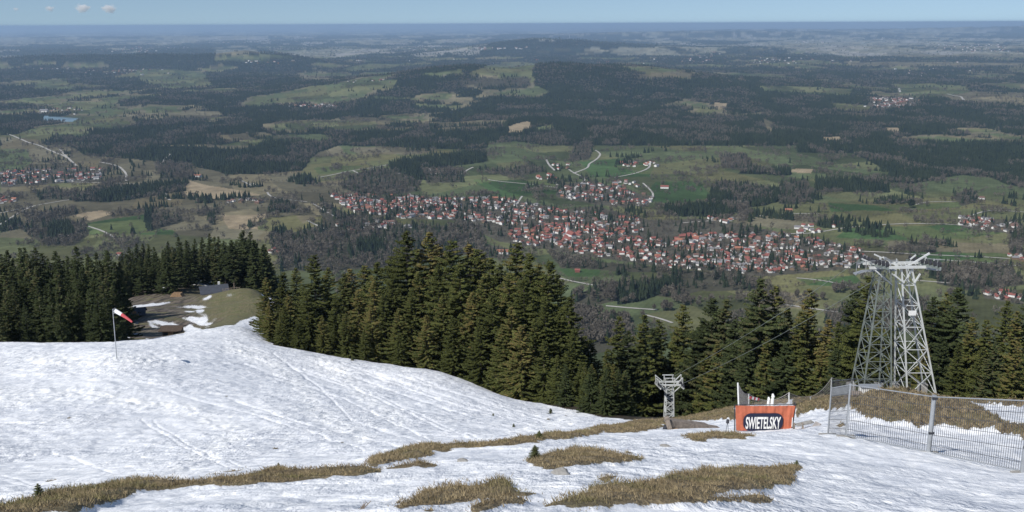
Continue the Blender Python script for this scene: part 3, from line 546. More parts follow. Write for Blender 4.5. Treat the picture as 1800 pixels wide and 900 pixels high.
# low trees for the valley woods
def con_t(seed):
    rs = np.random.default_rng(seed); V = []; Fc = []
    for zb, zt, r in ((.05, .62, .20), (.32, .85, .145), (.58, 1.0, .085)):
        b = len(V); n_ = 6
        for i in range(n_):
            a = 6.283*i/n_+rs.random()*.5; rr = r*(.75+.5*rs.random()); V.append((math.cos(a)*rr, math.sin(a)*rr, zb+(rs.random()-.5)*.08))
        V.append((0, 0, zt))
        for i in range(n_): Fc.append((b+i, b+(i+1) % n_, b+n_))
    return np.array(V), np.array(Fc)
def bare_t(seed, n_=46):
    rs = np.random.default_rng(seed); V = []; Fc = []
    for i in range(n_):
        d = rs.normal(size=3); d /= np.linalg.norm(d); c = d*rs.random()**.4*np.array([.30, .30, .34])+np.array([0, 0, .62])
        e = rs.normal(size=(3, 3))*.055; e[:, 2] += np.array([-.05, .0, .09]); b = len(V)
        V += [tuple(c+e[0]), tuple(c+e[1]), tuple(c+e[2])]; Fc.append((b, b+1, b+2))
    b = len(V); V += [(-.018, 0, -.02), (.018, 0, -.02), (0, 0, .7), (0, -.018, -.02), (0, .018, -.02)]; Fc += [(b, b+1, b+2), (b+3, b+4, b+2)]
    return np.array(V), np.array(Fc)
CT = [con_t(s) for s in range(5)]; BT = [bare_t(50+s) for s in range(4)]
def simple_leaf(name, a, b, s=.02):
    m = mat(name); q = NT(m); g = q.n('NewGeometry'); n1 = q.noise(g.outputs['Position'], s, 3, .6)
    oi = q.n('ObjectInfo'); c = q.mix(q.mr(n1, .35, .65), a, b)
    q.l(c, q.b.inputs['Base Color']); q.b.inputs['Roughness'].default_value = .95; q.b.inputs['Specular IOR Level'].default_value = 0.05
    return m
M_FC = simple_leaf('conifer_forest', (.013, .022, .014), (.034, .046, .024)); M_FB = simple_leaf('bare_branches', (.085, .076, .062), (.155, .138, .112))
def merged(name, pts, hts, wid, tmpl, material, label, cat):
    n_ = len(pts)
    if not n_: return
    allV = []; allF = []; base = 0; ch = RNG.integers(0, len(tmpl), n_); rot = RNG.random(n_)*6.283
    for k, (tv, tf) in enumerate(tmpl):
        m = ch == k; P_ = pts[m]; c = np.cos(rot[m])[:, None]; s = np.sin(rot[m])[:, None]
        x = (tv[None, :, 0]*c-tv[None, :, 1]*s)*wid[m][:, None]+P_[:, 0:1]; y = (tv[None, :, 0]*s+tv[None, :, 1]*c)*wid[m][:, None]+P_[:, 1:2]; z = tv[None, :, 2]*hts[m][:, None]+P_[:, 2:3]-.3
        allV.append(np.stack([x, y, z], -1).reshape(-1, 3)); f = tf[None]+(np.arange(m.sum())*len(tv))[:, None, None]+base
        allF.append(f.reshape(-1, 3)); base += m.sum()*len(tv)
    me = mesh_np(name, np.concatenate(allV), np.concatenate(allF), 3, [material]); link(name, me, None, label, cat, kind='stuff')
def spread():
    con = []; bar = []
    y = 1650.0
    while y < 52000:
        sx = max(9.0, y*.0016); dy = max(9.5, .9*y*y/(F*H)); n_ = int(2*.62*y/sx)
        x = (np.arange(n_)+RNG.random(n_)*1.1)*sx-.62*y; yy = y+RNG.random(n_)*dy*1.2
        z = valley(x, yy); k, px, py = cover(x, yy, z); r = RNG.random(n_)
        sparse = (k == 5) & (r < .26); hedge = ((k == 1) | (k == 2) | (k == 4)) & (r < np.where(fbm(x/90, yy/60, 3, 91) > .65, .6, .004))
        line = ((k == 1) | (k == 2) | (k == 4)) & parcel(x, yy)[4] & (r < .55) & (y < 6500); hedge |= line
        sp2 = fbm(x/160, yy/260, 3, 93)
        gap = fbm(x/500, yy/900, 4, 94) > .60
        cm = ((k == 0) & ((sp2 < .53) | (r < .35)) & ~(gap & (r > .35))) | (sparse & (r < .06)) | (hedge & (sp2 < .36))
        bm = ((k == 3) & (r < np.where(fbm(x/110, yy/150, 3, 96) > .53, .85, .16))) | ((k == 0) & (sp2 >= .53) & (r > .35)) | (sparse & (r >= .06)) | (hedge & (sp2 >= .36)) 
        mixc = (k == 3) & (r > .90); cm |= mixc
        h = np.where(y > 9000, 27, 23)*(.65+.6*RNG.random(n_)); wd = np.maximum(h, sx*2.6 if y > 5500 else h)
        con.append(np.stack([x, yy, z, h, wd*1.05], -1)[cm]); hb = h*np.where(k == 5, .55, np.where(line, .42, .8)); bar.append(np.stack([x, yy, z, hb, np.maximum(hb, sx*2.2 if y > 5500 else hb)], -1)[bm])
        y += dy
    return np.concatenate(con), np.concatenate(bar)
CON, BAR = spread(); print('valley trees', len(CON), len(BAR))
bpx, bpy_ = proj(BAR[:, 0], BAR[:, 1], BAR[:, 2]); order = np.argsort(BAR[:, 1]); 
inner = order[(bpx[order] > 0) & (bpx[order] < 1800) & (bpy_[order] < 640)]
# of the near bare trees, keep those not hidden by the spruce belts as individuals
def skyline(px): return np.interp(px, [0,240,250,470,480,550,700,760,830,905,985,1000,1060,1085,1210,1340,1430,1520,1690,1800], [450,450,420,415,485,455,420,410,425,430,500,600,600,560,535,495,520,500,510,530])
vis = [i for i in inner if bpy_[i]-14 < skyline(bpx[i])][:250]; vs_ = set(vis)
BMESH = []
M_TW = M_FB
for s_ in range(4):
    tv, tf = bare_t(80+s_, 150); c_ = tf[:-2]; BMESH.append(mesh_np('bare_tree_crown', tv, c_, 3, [M_TW]))
mbt = MB(); mbt.tube((0, 0, -.03), (0, 0, .7), .016, .006, 6, False)
for k in range(9): a = k*2.4; mbt.tube((0, 0, .3+.04*k), (math.cos(a)*.22, math.sin(a)*.22, .55+.04*k), .007, .002, 4, False)
M_TRK = mat('grey_bark', (.14, .12, .10), .9, var=.2); TRK = mbt.mesh('bare_tree_trunk', M_TRK)
for i in vis:
    x, y, z, h_, w_ = BAR[i]; r_ = 'leafless grey tree in the valley woods below the village' if bpx[i] > 900 else 'leafless grey tree in the woods left of the village'
    o = link('bare_tree', None, None, r_, 'tree', 'leafless trees right of the middle stand' if bpx[i] > 900 else 'leafless trees left of the village', loc=(x, y, z)); o.scale = (w_*1.05, w_*1.05, h_*1.05); o.rotation_euler.z = random.uniform(0, 6.28)
    link('crown', random.choice(BMESH), o); link('trunk', TRK, o)
msk = np.ones(len(BAR), bool); msk[list(vs_)] = False; BAR2 = BAR[msk]
pl_ = plane(1601, 371); pl_[2] = float(valley(pl_[:1], pl_[1:2])[0])
lt = bare_t(97, 420); o = link('round_tree', None, None, 'lone dark round tree in the middle of the right meadows', 'tree', loc=tuple(pl_)); o.scale = (34, 34, 27); link('crown', mesh_np('round_crown', lt[0], lt[1][:-2], 3, [M_FC]), o); link('trunk', TRK, o)
merged('conifer_forest', CON[:, :3], CON[:, 3], CON[:, 4], CT, M_FC, 'dark conifer woods spread over the valley and the plain', 'forest')
merged('bare_woodland', BAR2[:, :3], BAR2[:, 3], BAR2[:, 4], BT, M_FB, 'grey leafless woodland and hedges scattered over the valley', 'woodland')

# ------------------------------------------------------------------ houses
M_WHITE = mat('white_render', (.74, .73, .70), .9, var=.08, scale=.5); M_WOODW = mat('brown_wall', (.20, .14, .09), .9, var=.2, scale=.8)
M_RT = mat('red_tiles', (.235, .085, .068), .9, var=.2, scale=1.0); M_OT = mat('orange_tiles', (.32, .14, .09), .9, var=.15, scale=1.0)
M_BT = mat('brown_tiles', (.17, .10, .08), .9, var=.2, scale=1.0); M_GT = mat('grey_roof', (.20, .195, .20), .8, var=.2, scale=1.0)
M_PANE = mat('window_glass', (.03, .035, .04), .2, spec=.5)
def house_meshes(L, W, Hh, rise):
    b = MB(); b.prism([(-W/2, -1), (W/2, -1), (W/2, Hh), (0, Hh+rise-.15), (-W/2, Hh)], -L/2, L/2)
    r = MB(); o = .9
    r.prism([(-W/2-o, Hh-.1-o*rise/(W/2)), (0, Hh+rise-.1), (W/2+o, Hh-.1-o*rise/(W/2)), (W/2+o, Hh+.25-o*rise/(W/2)), (0, Hh+rise+.25), (-W/2-o, Hh+.25-o*rise/(W/2))], -L/2-o, L/2+o)
    r.box(W*.12, W*.12+.7, L*.1, L*.1+.7, Hh+rise*.5, Hh+rise+1.0)
    p = MB()
    for i in range(int(L//2.6)):
        yy = -L/2+1.2+i*2.6
        for z in (1.0, 3.7):
            if z+1.2 < Hh: 
                for s_ in (-1, 1): p.box(s_*(W/2-.02)-.04, s_*(W/2-.02)+.04, yy, yy+1.1, z, z+1.3)
    for xx in (-W*.32, -W*.05, W*.22):
        for z in (1.0, 3.7):
            for s_ in (-1, 1): p.box(xx, xx+1.1, s_*(L/2-.02)-.04, s_*(L/2-.02)+.04, z, z+1.3)
    return b, r, p
HM = []
for L, W, Hh, rise in ((13, 10, 5.6, 2.8), (16, 11, 6.0, 3.0), (11, 9, 5.2, 2.6), (20, 12, 6.5, 3.4), (28, 14, 7, 4)): HM.append(house_meshes(L, W, Hh, rise))
HB = {}
def hm(k, kind, m):
    key = (k, kind, m.name)
    if key not in HB: HB[key] = HM[k][kind].mesh(('house_walls', 'house_roof', 'house_windows')[kind], m)
    return HB[key]
VILL = [([(580,342),(700,345),(800,352),(800,385),(700,384),(620,372)], 130, 'rows of houses at the left end of the village', .75, 'at the left end of the village'),
 ([(800,350),(870,348),(1000,370),(1130,385),(1130,405),(1000,400),(900,400),(810,385)], 120, 'houses in the upper middle of the village', .35, 'in the upper middle of the village'),
 ([(890,402),(960,398),(1100,405),(1200,415),(1180,470),(1080,455),(960,435),(900,425)], 170, 'houses in the red roofed village centre', .85, 'in the red roofed centre of the village'),
 ([(1200,412),(1380,412),(1510,438),(1530,468),(1330,482),(1180,470)], 190, 'houses in the right half of the village', .45, 'in the right half of the village'),
 ([(975,330),(1040,322),(1150,346),(1140,360),(1060,360),(985,346)], 55, 'houses of the upper hamlet above the village', .65, 'in the upper hamlet above the village'),
 ([(0,302),(80,297),(180,296),(178,318),(60,323),(0,328)], 70, 'houses of the hamlet at the left edge', .4, 'in the hamlet at the left edge'),
 ([(1690,382),(1800,394),(1795,410),(1690,398)], 24, 'houses of the hamlet at the right edge', .3, 'in the hamlet near the right edge'),
 ([(1728,510),(1800,519),(1798,530),(1732,523)], 16, 'houses of the low right hamlet', .7, 'in the low hamlet at the right edge'),
 ([(960,291),(1000,290),(1002,297),(962,298)], 8, 'farmhouses of the nearer upper farm', .8, 'on the farm left of the winding road'),([(1090,285),(1160,286),(1158,294),(1092,293)], 12, 'farmhouses of the upper right farm', .8, 'on the farm right of the winding road'),
 ([(928,309),(972,307),(978,316),(930,317)], 8, 'farmhouses in the green fields', .8, 'in the green fields above the village'),([(1400,398),(1480,394),(1440,410),(1400,410)], 9, 'farmhouses in fields right of the village', .2, 'by the pale road right of the village'),
 ([(745,298),(800,294),(800,305),(745,308)], 8, 'farmhouses left of the upper farm', .3, 'on the rise left of the fields'),([(850,443),(880,440),(882,450),(845,452)], 8, 'houses behind the middle stand', .3, 'just behind the middle spruce stand'),([(1075,322),(1110,318),(1125,328),(1080,332)], 10, 'houses by the bend', .2, 'by the bend above the hamlet'),
 ([(0,345),(30,345),(35,356),(0,358)], 7, 'houses at the far left edge', .9, 'at the far left edge'),([(580,395),(700,388),(720,402),(620,410)], 14, 'houses below the left end', .3, 'below the left end of the village'),([(476,440),(492,438),(492,452),(478,454)], 4, 'houses beside the clearing', .6, 'seen between the forest and the middle stand'),
 ([(1245,383),(1290,384),(1288,392),(1250,392)], 5, 'farm above the village', .3, 'above the right half of the village'),([(1765,448),(1800,450),(1800,460),(1770,460)], 5, 'houses right low', .2, 'by the lower right road'),([(395,352),(470,352),(465,360),(398,361)], 6, 'white farms left', 0, 'among the pale meadows on the left')]
SING = [(347,311,4,'OT','white','large red roofed house standing alone left by the wood'),(1168,331,4,'RT','white','large red building in the green fields above the village'),(1386,372,3,'OT','brown','orange roofed barn alone in the right meadows'),(210,449,2,'RT','white','red roofed house above the dark left forest'),
 (1015,478,2,'RT','red','small red barn in the meadow below the village'),(884,446,4,'OT','white','large orange roofed house behind the middle spruces'),(1780,300,1,'GT','white','lone pale house in the woods at the right edge'),(1600,372,2,'GT','brown','small dark hut in the right meadow'),(1725,350,1,'BT','white','white farmhouse in the bare trees on the right'),(1605,355,2,'BT','brown','small brown barn beside the lone dark tree')]
MT = {'RT': M_RT, 'OT': M_OT, 'BT': M_BT, 'GT': M_GT}
TN = {'RT': 'red', 'OT': 'orange', 'BT': 'brown', 'GT': 'grey'}
def onvalley(px, py):
    z = 0.0
    for _ in range(4): p = plane(px, py, z); z = float(valley(np.array([p[0]]), np.array([p[1]]))[0])
    return plane(px, py, z)
cand = []
for poly, n_, grp, red, where in VILL:
    A_ = np.array(poly, float); got = 0; tries = 0; pts = []; n_ = int(n_*1.35)
    while got < n_ and tries < n_*10:
        tries += 1; px = random.uniform(A_[:, 0].min(), A_[:, 0].max()); py = random.uniform(A_[:, 1].min(), A_[:, 1].max())
        if not inpoly(np.array([px]), np.array([py]), poly)[0]: continue
        if fbm(np.array([px/24.]), np.array([py/7.]), 2, 140)[0] < .37: continue
        p = onvalley(px, py)
        if any((p[0]-a)**2+(p[1]-b)**2 < 17**2 for a, b in pts): continue
        pts.append((p[0], p[1])); got += 1
        rt = random.choices(['RT', 'OT'], [5, 1])[0] if random.random() < red*.9 else random.choices(['BT', 'GT', 'RT'], [4, 4, 1])[0]
        sky_ = skyline(px); cand.append((p, px, py, rt, 'white' if random.random() < .72 else 'brown', grp, where, random.choices([0, 1, 2, 3], [4, 3, 4, 2])[0], py < sky_+3))
def put_house(p, k, rt, wl, label, grp, rot=None, sc_=1.0):
    o = link('house', hm(k, 0, {'white': M_WHITE, 'brown': M_WOODW, 'red': M_RT}[wl]), None, label, 'house', grp, loc=(p[0], p[1], p[2])); o.rotation_euler.z = random.choice([1.3, 1.45, 1.1, -.2, .15, 2.9, 1.7])+random.uniform(-.2, .2) if rot is None else rot
    o.scale = (sc_*random.uniform(.9, 1.1), sc_, sc_); link('roof', hm(k, 1, MT[rt]), o); return o
for px, py, k, rt, wl, lb in SING: put_house(onvalley(px, py), k, rt, wl, lb, None, 1.45)
visible = sorted([c for c in cand if c[8]], key=lambda c: c[0][1]); indiv = visible[:290]; rest = [c for c in cand if c not in indiv] if False else visible[290:]
for p, px, py, rt, wl, grp, where, k, _ in indiv:
    o = put_house(p, k, rt, wl, f'{wl} walled house with {TN[rt]} roof {where}', f'{wl} walled {TN[rt]} roofed {grp}', sc_=random.uniform(.74, 1.0))
def merge_houses(lst):
    V = []; Fq = []; mi = []; base = 0; mats = [M_WHITE, M_WOODW, M_RT, M_OT, M_BT, M_GT]; names = ['white', 'brown', 'RT', 'OT', 'BT', 'GT']
    for p, rt, wl, k, sc_ in lst:
        a = random.uniform(0, 3.14); c, s = math.cos(a)*sc_, math.sin(a)*sc_
        for kind, mm in ((0, names.index(wl)), (1, names.index(rt))):
            m = HM[k][kind]; v = np.array([tuple(t) for t in m.v]); 
            V.append(np.stack([v[:, 0]*c-v[:, 1]*s+p[0], v[:, 0]*s+v[:, 1]*c+p[1], v[:, 2]*sc_+p[2]], -1))
            for f in m.f: Fq.append(tuple(i+base for i in f)); mi.append(mm)
            base += len(v)
    me = bpy.data.meshes.new('distant_houses'); me.from_pydata(np.concatenate(V).tolist(), [], Fq)
    for m in mats: me.materials.append(m)
    me.polygons.foreach_set('material_index', mi); me.update(); return me
far = [(p, rt, wl, k, 1.0) for p, px, py, rt, wl, grp, where, k, _ in rest]
for x0, x1, y0, y1, n_ in ((1520,1620,172,190,60),(150,300,118,132,40),(0,170,112,122,60),(800,940,82,95,110),(905,935,66,70,8),(1480,1640,62,70,30),(1300,1400,102,112,20),(1650,1800,78,92,50),(160,330,82,92,40),(60,150,190,202,12),(500,620,184,190,16),(250,520,70,76,30),(380,520,103,112,30),(1200,1260,90,110,14),(600,700,140,146,10),(0,180,68,78,30),(720,760,82,90,10),(1560,1700,120,136,10),(560,1800,104,112,20),(1400,1440,70,76,10)):
    for _ in range(int(n_*1.8)):
        px = random.gauss((x0+x1)/2, (x1-x0)/4); py = random.uniform(y0, y1); p = onvalley(px, py)
        far.append((p, random.choice(['RT', 'BT', 'GT']), random.choice(['white', 'white', 'brown']), random.choice([0, 1, 2, 3, 4]), max(1.0, min(1.8, p[1]/9000))))
link('distant_houses', merge_houses(far), None, 'small pale houses of the far villages scattered over the plain', 'houses', kind='stuff')
for px, py, lb in ((78,197,'white long building beside the small lake on the left'),(162,119,'white building with tower in the far left town')):
    o = put_house(onvalley(px, py), 4, 'GT', 'white', lb, None, 1.57, 1.8)
for px, py, lb in ((1003, 418, 'village church with white tower and dark pointed spire'), (1400, 445, 'small chapel with white tower in the right half of the village')):
    p = onvalley(px, py); o = link('church', None, None, lb, 'church', loc=p); o.rotation_euler.z = .5; k_ = 1.0 if px < 1100 else .6; o.scale = (k_, k_, k_)
    MB().box(-7, 7, -16, 12, -2, 11).build('nave', M_WHITE, o); MB().prism([(-8, 11.003), (8, 11.003), (0, 19)], -17, 13).build('roof', M_RT, o)
    MB().box(-3.5, 3.5, 12.01, 19, -2, 26).build('tower', M_WHITE, o); MB().tube((0, 15.5, 26.003), (0, 15.5, 40), 5.0, .1, 4).build('spire', M_GT, o)
# church on the far hill and the masts
b = MB(); b.box(-14, 14, -30, 30, -5, 16); b.prism([(-15, 16), (15, 16), (0, 28)], -31, 31); b.box(-6, 6, 30, 42, -5, 45); b.tube((0, 36, 45), (0, 36, 62), 7, .5, 8)
p = onvalley(912, 66); b.build('hilltop_church', M_WHITE, label='tiny white church on top of the far hill', cat='church', loc=(p[0], p[1], p[2]+5))
p = onvalley(1001, 67); m_ = MB(); m_.tube((0, 0, -5), (0, 0, 100), 7, 4.5, 8); m_.tube((0, 0, 100), (0, 0, 160), 3, 2, 8); m_.tube((0, 0, 92), (0, 0, 99), 13, 13, 12)
m_.build('radio_mast', M_WHITE, label='slender pale radio mast on the far hill', cat='mast', loc=p)
M_TURB = mat('turbine_white', (.8, .8, .8), .6)
for px in (14, 40, 82, 122):
    p = onvalley(px, 57); o = link('wind_turbine', None, None, 'tiny white wind turbine on the plain near the left horizon', 'wind turbine', 'wind turbines near the left horizon', loc=p)
    MB().tube((0, 0, 0), (0, 0, 130), 7, 5, 8).build('tower', M_TURB, o); MB().box(-4, 4, -9, 6, 128, 135).build('nacelle', M_TURB, o)
    for k in range(3): a = 1.57+k*2.094; MB().bar((0, -10, 131), (math.cos(a)*60, -10, 131+math.sin(a)*60), 5, 2).build('blade', M_TURB, o)

# ------------------------------------------------------------------ metal, wood
M_GALV = mat('galvanised_steel', (.60, .62, .61), .5, .1, var=.10, scale=2); M_DIRTY = mat('weathered_green_steel', (.21, .24, .225), .6, .2, var=.3, scale=2)
M_FEN = mat('fence_steel', (.36, .38, .40), .5, .4, var=.12, scale=3); M_WIRE = mat('wire_steel', (.07, .075, .085), .8, .0, var=.1)
M_WOOD = mat('weathered_timber', (.24, .20, .165), .9, var=.35, scale=6, bump=.4); M_TAN = mat('fresh_timber', (.36, .24, .14), .9, var=.25, scale=3)
M_DARK = mat('dark_grey', (.04, .042, .05), .7, var=.2); M_SLATE = mat('slate_blue_roof', (.055, .062, .078), .7, var=.15, scale=1.5)
M_PAINT = mat('white_paint', (.80, .80, .78), .6, var=.06); M_RED = mat('red_cloth', (.50, .09, .10), .8, var=.1)
M_CLOTH = mat('white_cloth', (.82, .82, .82), .8, var=.05); M_ORG = mat('orange_banner_cloth', (.50, .145, .08), .75, var=.12, scale=5, bump=.3, bscale=8)
M_NAVY = mat('navy_print', (.018, .022, .05), .7); M_NET = mat('netting', (.30, .28, .27), .9, var=.2)
M_ROCK = mat('grey_rock', (.30, .29, .27), .9, var=.25, scale=6, bump=.5); M_HUT = mat('dark_larch_boards', (.075, .055, .042), .9, var=.3, scale=4)

# big lift tower ----------------------------------------------------
YT = 82.0
def TP(px, py, y=YT): return Vector(unp(px, py, y))
T = link('lift_tower', None, None, 'big steel lattice chairlift tower on two legs behind the fence', 'lift tower', loc=(0, 0, 0))
c0 = TP(1580, 690); T.location = c0
def rel(v): return v-c0
def lattice(name, tl, tr, bl, br, dep_t, dep_b, npan, m, wch, wbr, parent, cross=True):
    """four chords: front face given by four photo points, back face dep metres behind"""
    def back(v, d): return v+Vector((0, d, 0))
    F4 = [(bl, tl), (br, tr), (back(br, dep_b), back(tr, dep_t)), (back(bl, dep_b), back(tl, dep_t))]
    mb = MB()
    for a, b in F4: mb.bar(a, b, wch)
    hs = [1-(1-i/npan)**1.15 for i in range(npan+1)]; hs[-1] = 1
    def at(k, t): a, b = F4[k]; return a.lerp(b, t)
    for k in range(4):
        k2 = (k+1) % 4
        for i in range(npan):
            a, b = hs[i], hs[i+1]
            mb.bar(at(k, b), at(k2, b), wbr)
            if cross and i < npan-2: mb.bar(at(k, a), at(k2, b), wbr*.85); mb.bar(at(k2, a), at(k, b), wbr*.85)
            else: (mb.bar(at(k, a), at(k2, b), wbr) if i % 2 else mb.bar(at(k2, a), at(k, b), wbr))
    o = mb.build(name, m, parent); return o
ex = .12
lattice('lattice_leg', rel(TP(1585, 472)), rel(TP(1603, 472)), rel(TP(1595, 697)), rel(TP(1646, 697)), 1.3, 3.0, 6, M_GALV, .125, .055, T)
lattice('lattice_leg', rel(TP(1548, 474)), rel(TP(1566, 474)), rel(TP(1516, 697)), rel(TP(1567, 697)), 1.3, 3.0, 8, M_DIRTY, .11, .045, T)
hd = MB()                                                    # crosshead
z_ = 0
for dy in (-.2, 1.4):
    a = rel(TP(1527, 470)); b_ = rel(TP(1640, 468)); a.y += dy; b_.y += dy; hd.bar(a, b_, .16, .22)
    hd.bar(rel(TP(1567, 500))+Vector((0, dy, 0)), rel(TP(1537, 474))+Vector((0, dy, 0)), .10); hd.bar(rel(TP(1588, 496))+Vector((0, dy, 0)), rel(TP(1570, 482))+Vector((0, dy, 0)), .12)
    hd.bar(rel(TP(1606, 496))+Vector((0, dy, 0)), rel(TP(1616, 480))+Vector((0, dy, 0)), .12)
for px in range(1530, 1642, 9):
    a = rel(TP(px, 469)); hd.bar(a+Vector((0, -.2, 0)), a+Vector((.4, 1.4, 0)), .06)
hd.build('crosshead', M_GALV, T)
for sx_, px0, px1 in ((-1, 1520, 1556), (1, 1608, 1645)):     # sheave trains and gantries
    g = MB(); cpx = (px0+px1)/2
    base = rel(TP(cpx, 466)); 
    g.bar(base+Vector((0, -3.0, .45)), base+Vector((0, 4.0, -.6)), .12, .25)
    o = g.build('sheave_beam', M_DIRTY, T)
    for k in range(8):
        yy = -2.7+k*.85; zc = .45-(yy+3)*.15+.32
        MB().tube(base+Vector((-.06, yy, zc)), base+Vector((.06, yy, zc)), .27, n=14).build('sheave', M_DARK, o)
arm = MB()
arm.bar(rel(TP(1537, 447)), rel(TP(1550, 453)), .12); arm.bar(rel(TP(1552, 452)), rel(TP(1583, 471)), .14); arm.bar(rel(TP(1547, 452)), rel(TP(1548, 468)), .14)
arm.bar(rel(TP(1515, 455)), rel(TP(1540, 466)), .12); arm.bar(rel(TP(1634, 445)), rel(TP(1606, 462)), .14); arm.bar(rel(TP(1606, 462)), rel(TP(1585, 471)), .10)
arm.bar(rel(TP(1627, 452)), rel(TP(1629, 472)), .15); arm.bar(rel(TP(1642, 455)), rel(TP(1642, 470)), .09); arm.bar(rel(TP(1600, 458)), rel(TP(1598, 470)), .08); arm.bar(rel(TP(1576, 455)), rel(TP(1577, 470)), .08)
arm.bar(rel(TP(1610, 448)), rel(TP(1600, 456)), .10); arm.build('gantry_arm', M_GALV, T)
for pts in ([(1503,483),(1520,478),(1553,476)], [(1552,470),(1562,476),(1576,476)], [(1627,473),(1645,475),(1654,475)]):
    c_ = MB()
    for a, b2 in zip(pts[:-1], pts[1:]):
        A_ = rel(TP(*a)); B_ = rel(TP(*b2)); c_.bar(A_+Vector((0, .3, 0)), B_+Vector((0, .3, 0)), .6, .06); 
        c_.bar(A_+Vector((0, -.2, 1.0)), B_+Vector((0, -.2, 1.0)), .05); c_.bar(A_+Vector((0, -.2, 0)), A_+Vector((0, -.2, 1.0)), .05)
    c_.build('catwalk', M_FEN, T)
MB().box(*(lambda v: (v.x-.33, v.x+.33, v.y-.25, v.y-.2, v.z-.22, v.z+.22))(rel(TP(1602, 549)))).build('number_plate', M_PAINT, T)
for px in (1516, 1567, 1595, 1646):
    v = rel(TP(px, 697)); 
    for dy in (0, 3.0): MB().box(v.x-.35, v.x+.35, v.y+dy-.35, v.y+dy+.35, v.z-3.5, v.z+.12).build('footing', M_ROCK, T)
# small tower
YS = 116.0; S0 = TP(1178, 700, YS); ST = link('lift_tower', None, None, 'slender small lattice chairlift tower beyond the timber beams', 'lift tower', loc=S0)
def rs_(px, py): return TP(px, py, YS)-S0
gs_ = Vector((0, 0, gz(S0.x, YS)-S0.z-1)); 
tl, tr = rs_(1172, 684), rs_(1184, 684); bl, br = rs_(1169, 768), rs_(1185, 768); bl.z = br.z = min(bl.z, gs_.z)
lattice('lattice_mast', tl, tr, bl, br, 1.2, 1.6, 9, M_GALV, .11, .065, ST, False)
yk = MB()
for dy in (0, 1.2):
    D = Vector((0, dy, 0))
    yk.bar(rs_(1160, 677)+D, rs_(1197, 677)+D, .14, .2); yk.bar(rs_(1171, 690)+D, rs_(1161, 679)+D, .10); yk.bar(rs_(1184, 690)+D, rs_(1196, 679)+D, .10)
    yk.bar(rs_(1154, 665)+D, rs_(1167, 676)+D, .10); yk.bar(rs_(1200, 664)+D, rs_(1188, 676)+D, .10); yk.bar(rs_(1167, 665)+D, rs_(1187, 665)+D, .10); yk.bar(rs_(1170, 677)+D, rs_(1170, 665)+D, .1); yk.bar(rs_(1185, 677)+D, rs_(1185, 665)+D, .1)
    yk.bar(rs_(1155, 665)+D, rs_(1155, 678)+D, .09); yk.bar(rs_(1200, 664)+D, rs_(1200, 677)+D, .09)
yk.build('crosshead', M_GALV, ST)
for px in (1158, 1198):
    s_ = rs_(px, 679); o = MB().bar(s_+Vector((0, -1.6, .3)), s_+Vector((0, 3, -.7)), .12, .22).build('sheave_beam', M_GALV, ST)
    for k in range(5): MB().tube(s_+Vector((-.06, -1.3+k*.9, .48-k*.19)), s_+Vector((.06, -1.3+k*.9, .48-k*.19)), .25, n=10).build('sheave', M_DARK, o)
# cables between the towers
for (a, b_, lb) in (((1538, 463), (1158, 675), 'steel haul rope from the big tower to the small tower, left side'), ((1627, 463), (1198, 675), 'steel haul rope from the big tower to the small tower, right side')):
    A_ = TP(*a)+Vector((0, 3, -.2)); B_ = TP(*b_, YS); pts = []
    for i in range(21):
        t = i/20; v = A_.lerp(B_, t); v.z -= 1.2*4*t*(1-t)*.5; pts.append(v)
    MB().path(pts, .028).build('haul_rope', M_DIRTY, label=lb, cat='cable')

# ------------------------------------------------------------------ site fence
def GP(px, py, y): return Vector(unp(px, py, y))
PST = {1: ((1797, 832), (1797, 703), 29.0), 2: ((1632, 797), (1632, 696), 32.5), 3: ((1487, 768), (1487, 675), 36.0), 4: ((1455, 765), (1455, 681), 37.0)}
def posts(k): (bx, by), (tx, ty), y = PST[k]; b = GP(bx, by, y); t = GP(tx, ty, y); t.x = b.x; return b, t
def panel(k1, k2, label, nv, low=True):
    b1, t1 = posts(k1); b2, t2 = posts(k2); o = link('mesh_fence', None, None, label, 'fence', 'mobile mesh fence panels beside the snow', loc=b1)
    def pt(s, h): return (b1.lerp(b2, s)).lerp(t1.lerp(t2, s), h)-b1
    fr = MB(); e = .0
    fr.tube(pt(.006, -.05), pt(.006, 1), .024); fr.tube(pt(.994, -.05), pt(.994, 1), .024); fr.tube(pt(.006, .985), pt(.994, .985), .02); fr.tube(pt(.006, .03), pt(.994, .03), .022)
    fr.build('frame', M_FEN, o); wm = MB()
    for i in range(1, nv): wm.tube(pt(i/nv, .03), pt(i/nv, .985), .0085, n=4, cap=False)
    for h_ in (.15, .33, .50, .66, .82): wm.tube(pt(.006, h_), pt(.994, h_), .0085, n=4, cap=False)
    wm.build('wire_mesh', M_WIRE, o); return o
panel(1, 2, 'wire mesh fence panel ending at the right frame edge', 44)
panel(2, 3, 'wire mesh fence panel in front of the brown bank', 40)
panel(3, 4, 'short turned wire mesh fence panel left of the brown bank', 16)
for k, lb in ((1, 'thick grey fence post at the right edge of the photo'), (2, 'thick grey fence post with a clamp between two mesh panels'), (3, 'pale fence post at the left end of the long panels'), (4, 'leftmost pale fence post of the mesh fence')):
    b, t = posts(k); o = link('fence_post', None, None, lb, 'post', loc=b); r = .085 if k < 3 else .032
    MB().tube((0, 0, -.6), (0, 0, (t-b).z+.02), r, n=12).build('post', M_FEN if k < 3 else M_FEN, o)
    if k < 3: MB().box(-.09, .09, -.09, -.03, (t-b).z-.12, (t-b).z-.02).build('clamp', M_DARK, o); MB().box(-.09, .09, -.09, -.03, (t-b).z*.35, (t-b).z*.35+.08).build('clamp', M_DARK, o)
    MB().box(-.35, .35, -.11, .11, -.1, .05).build('foot_block', M_ROCK, o)
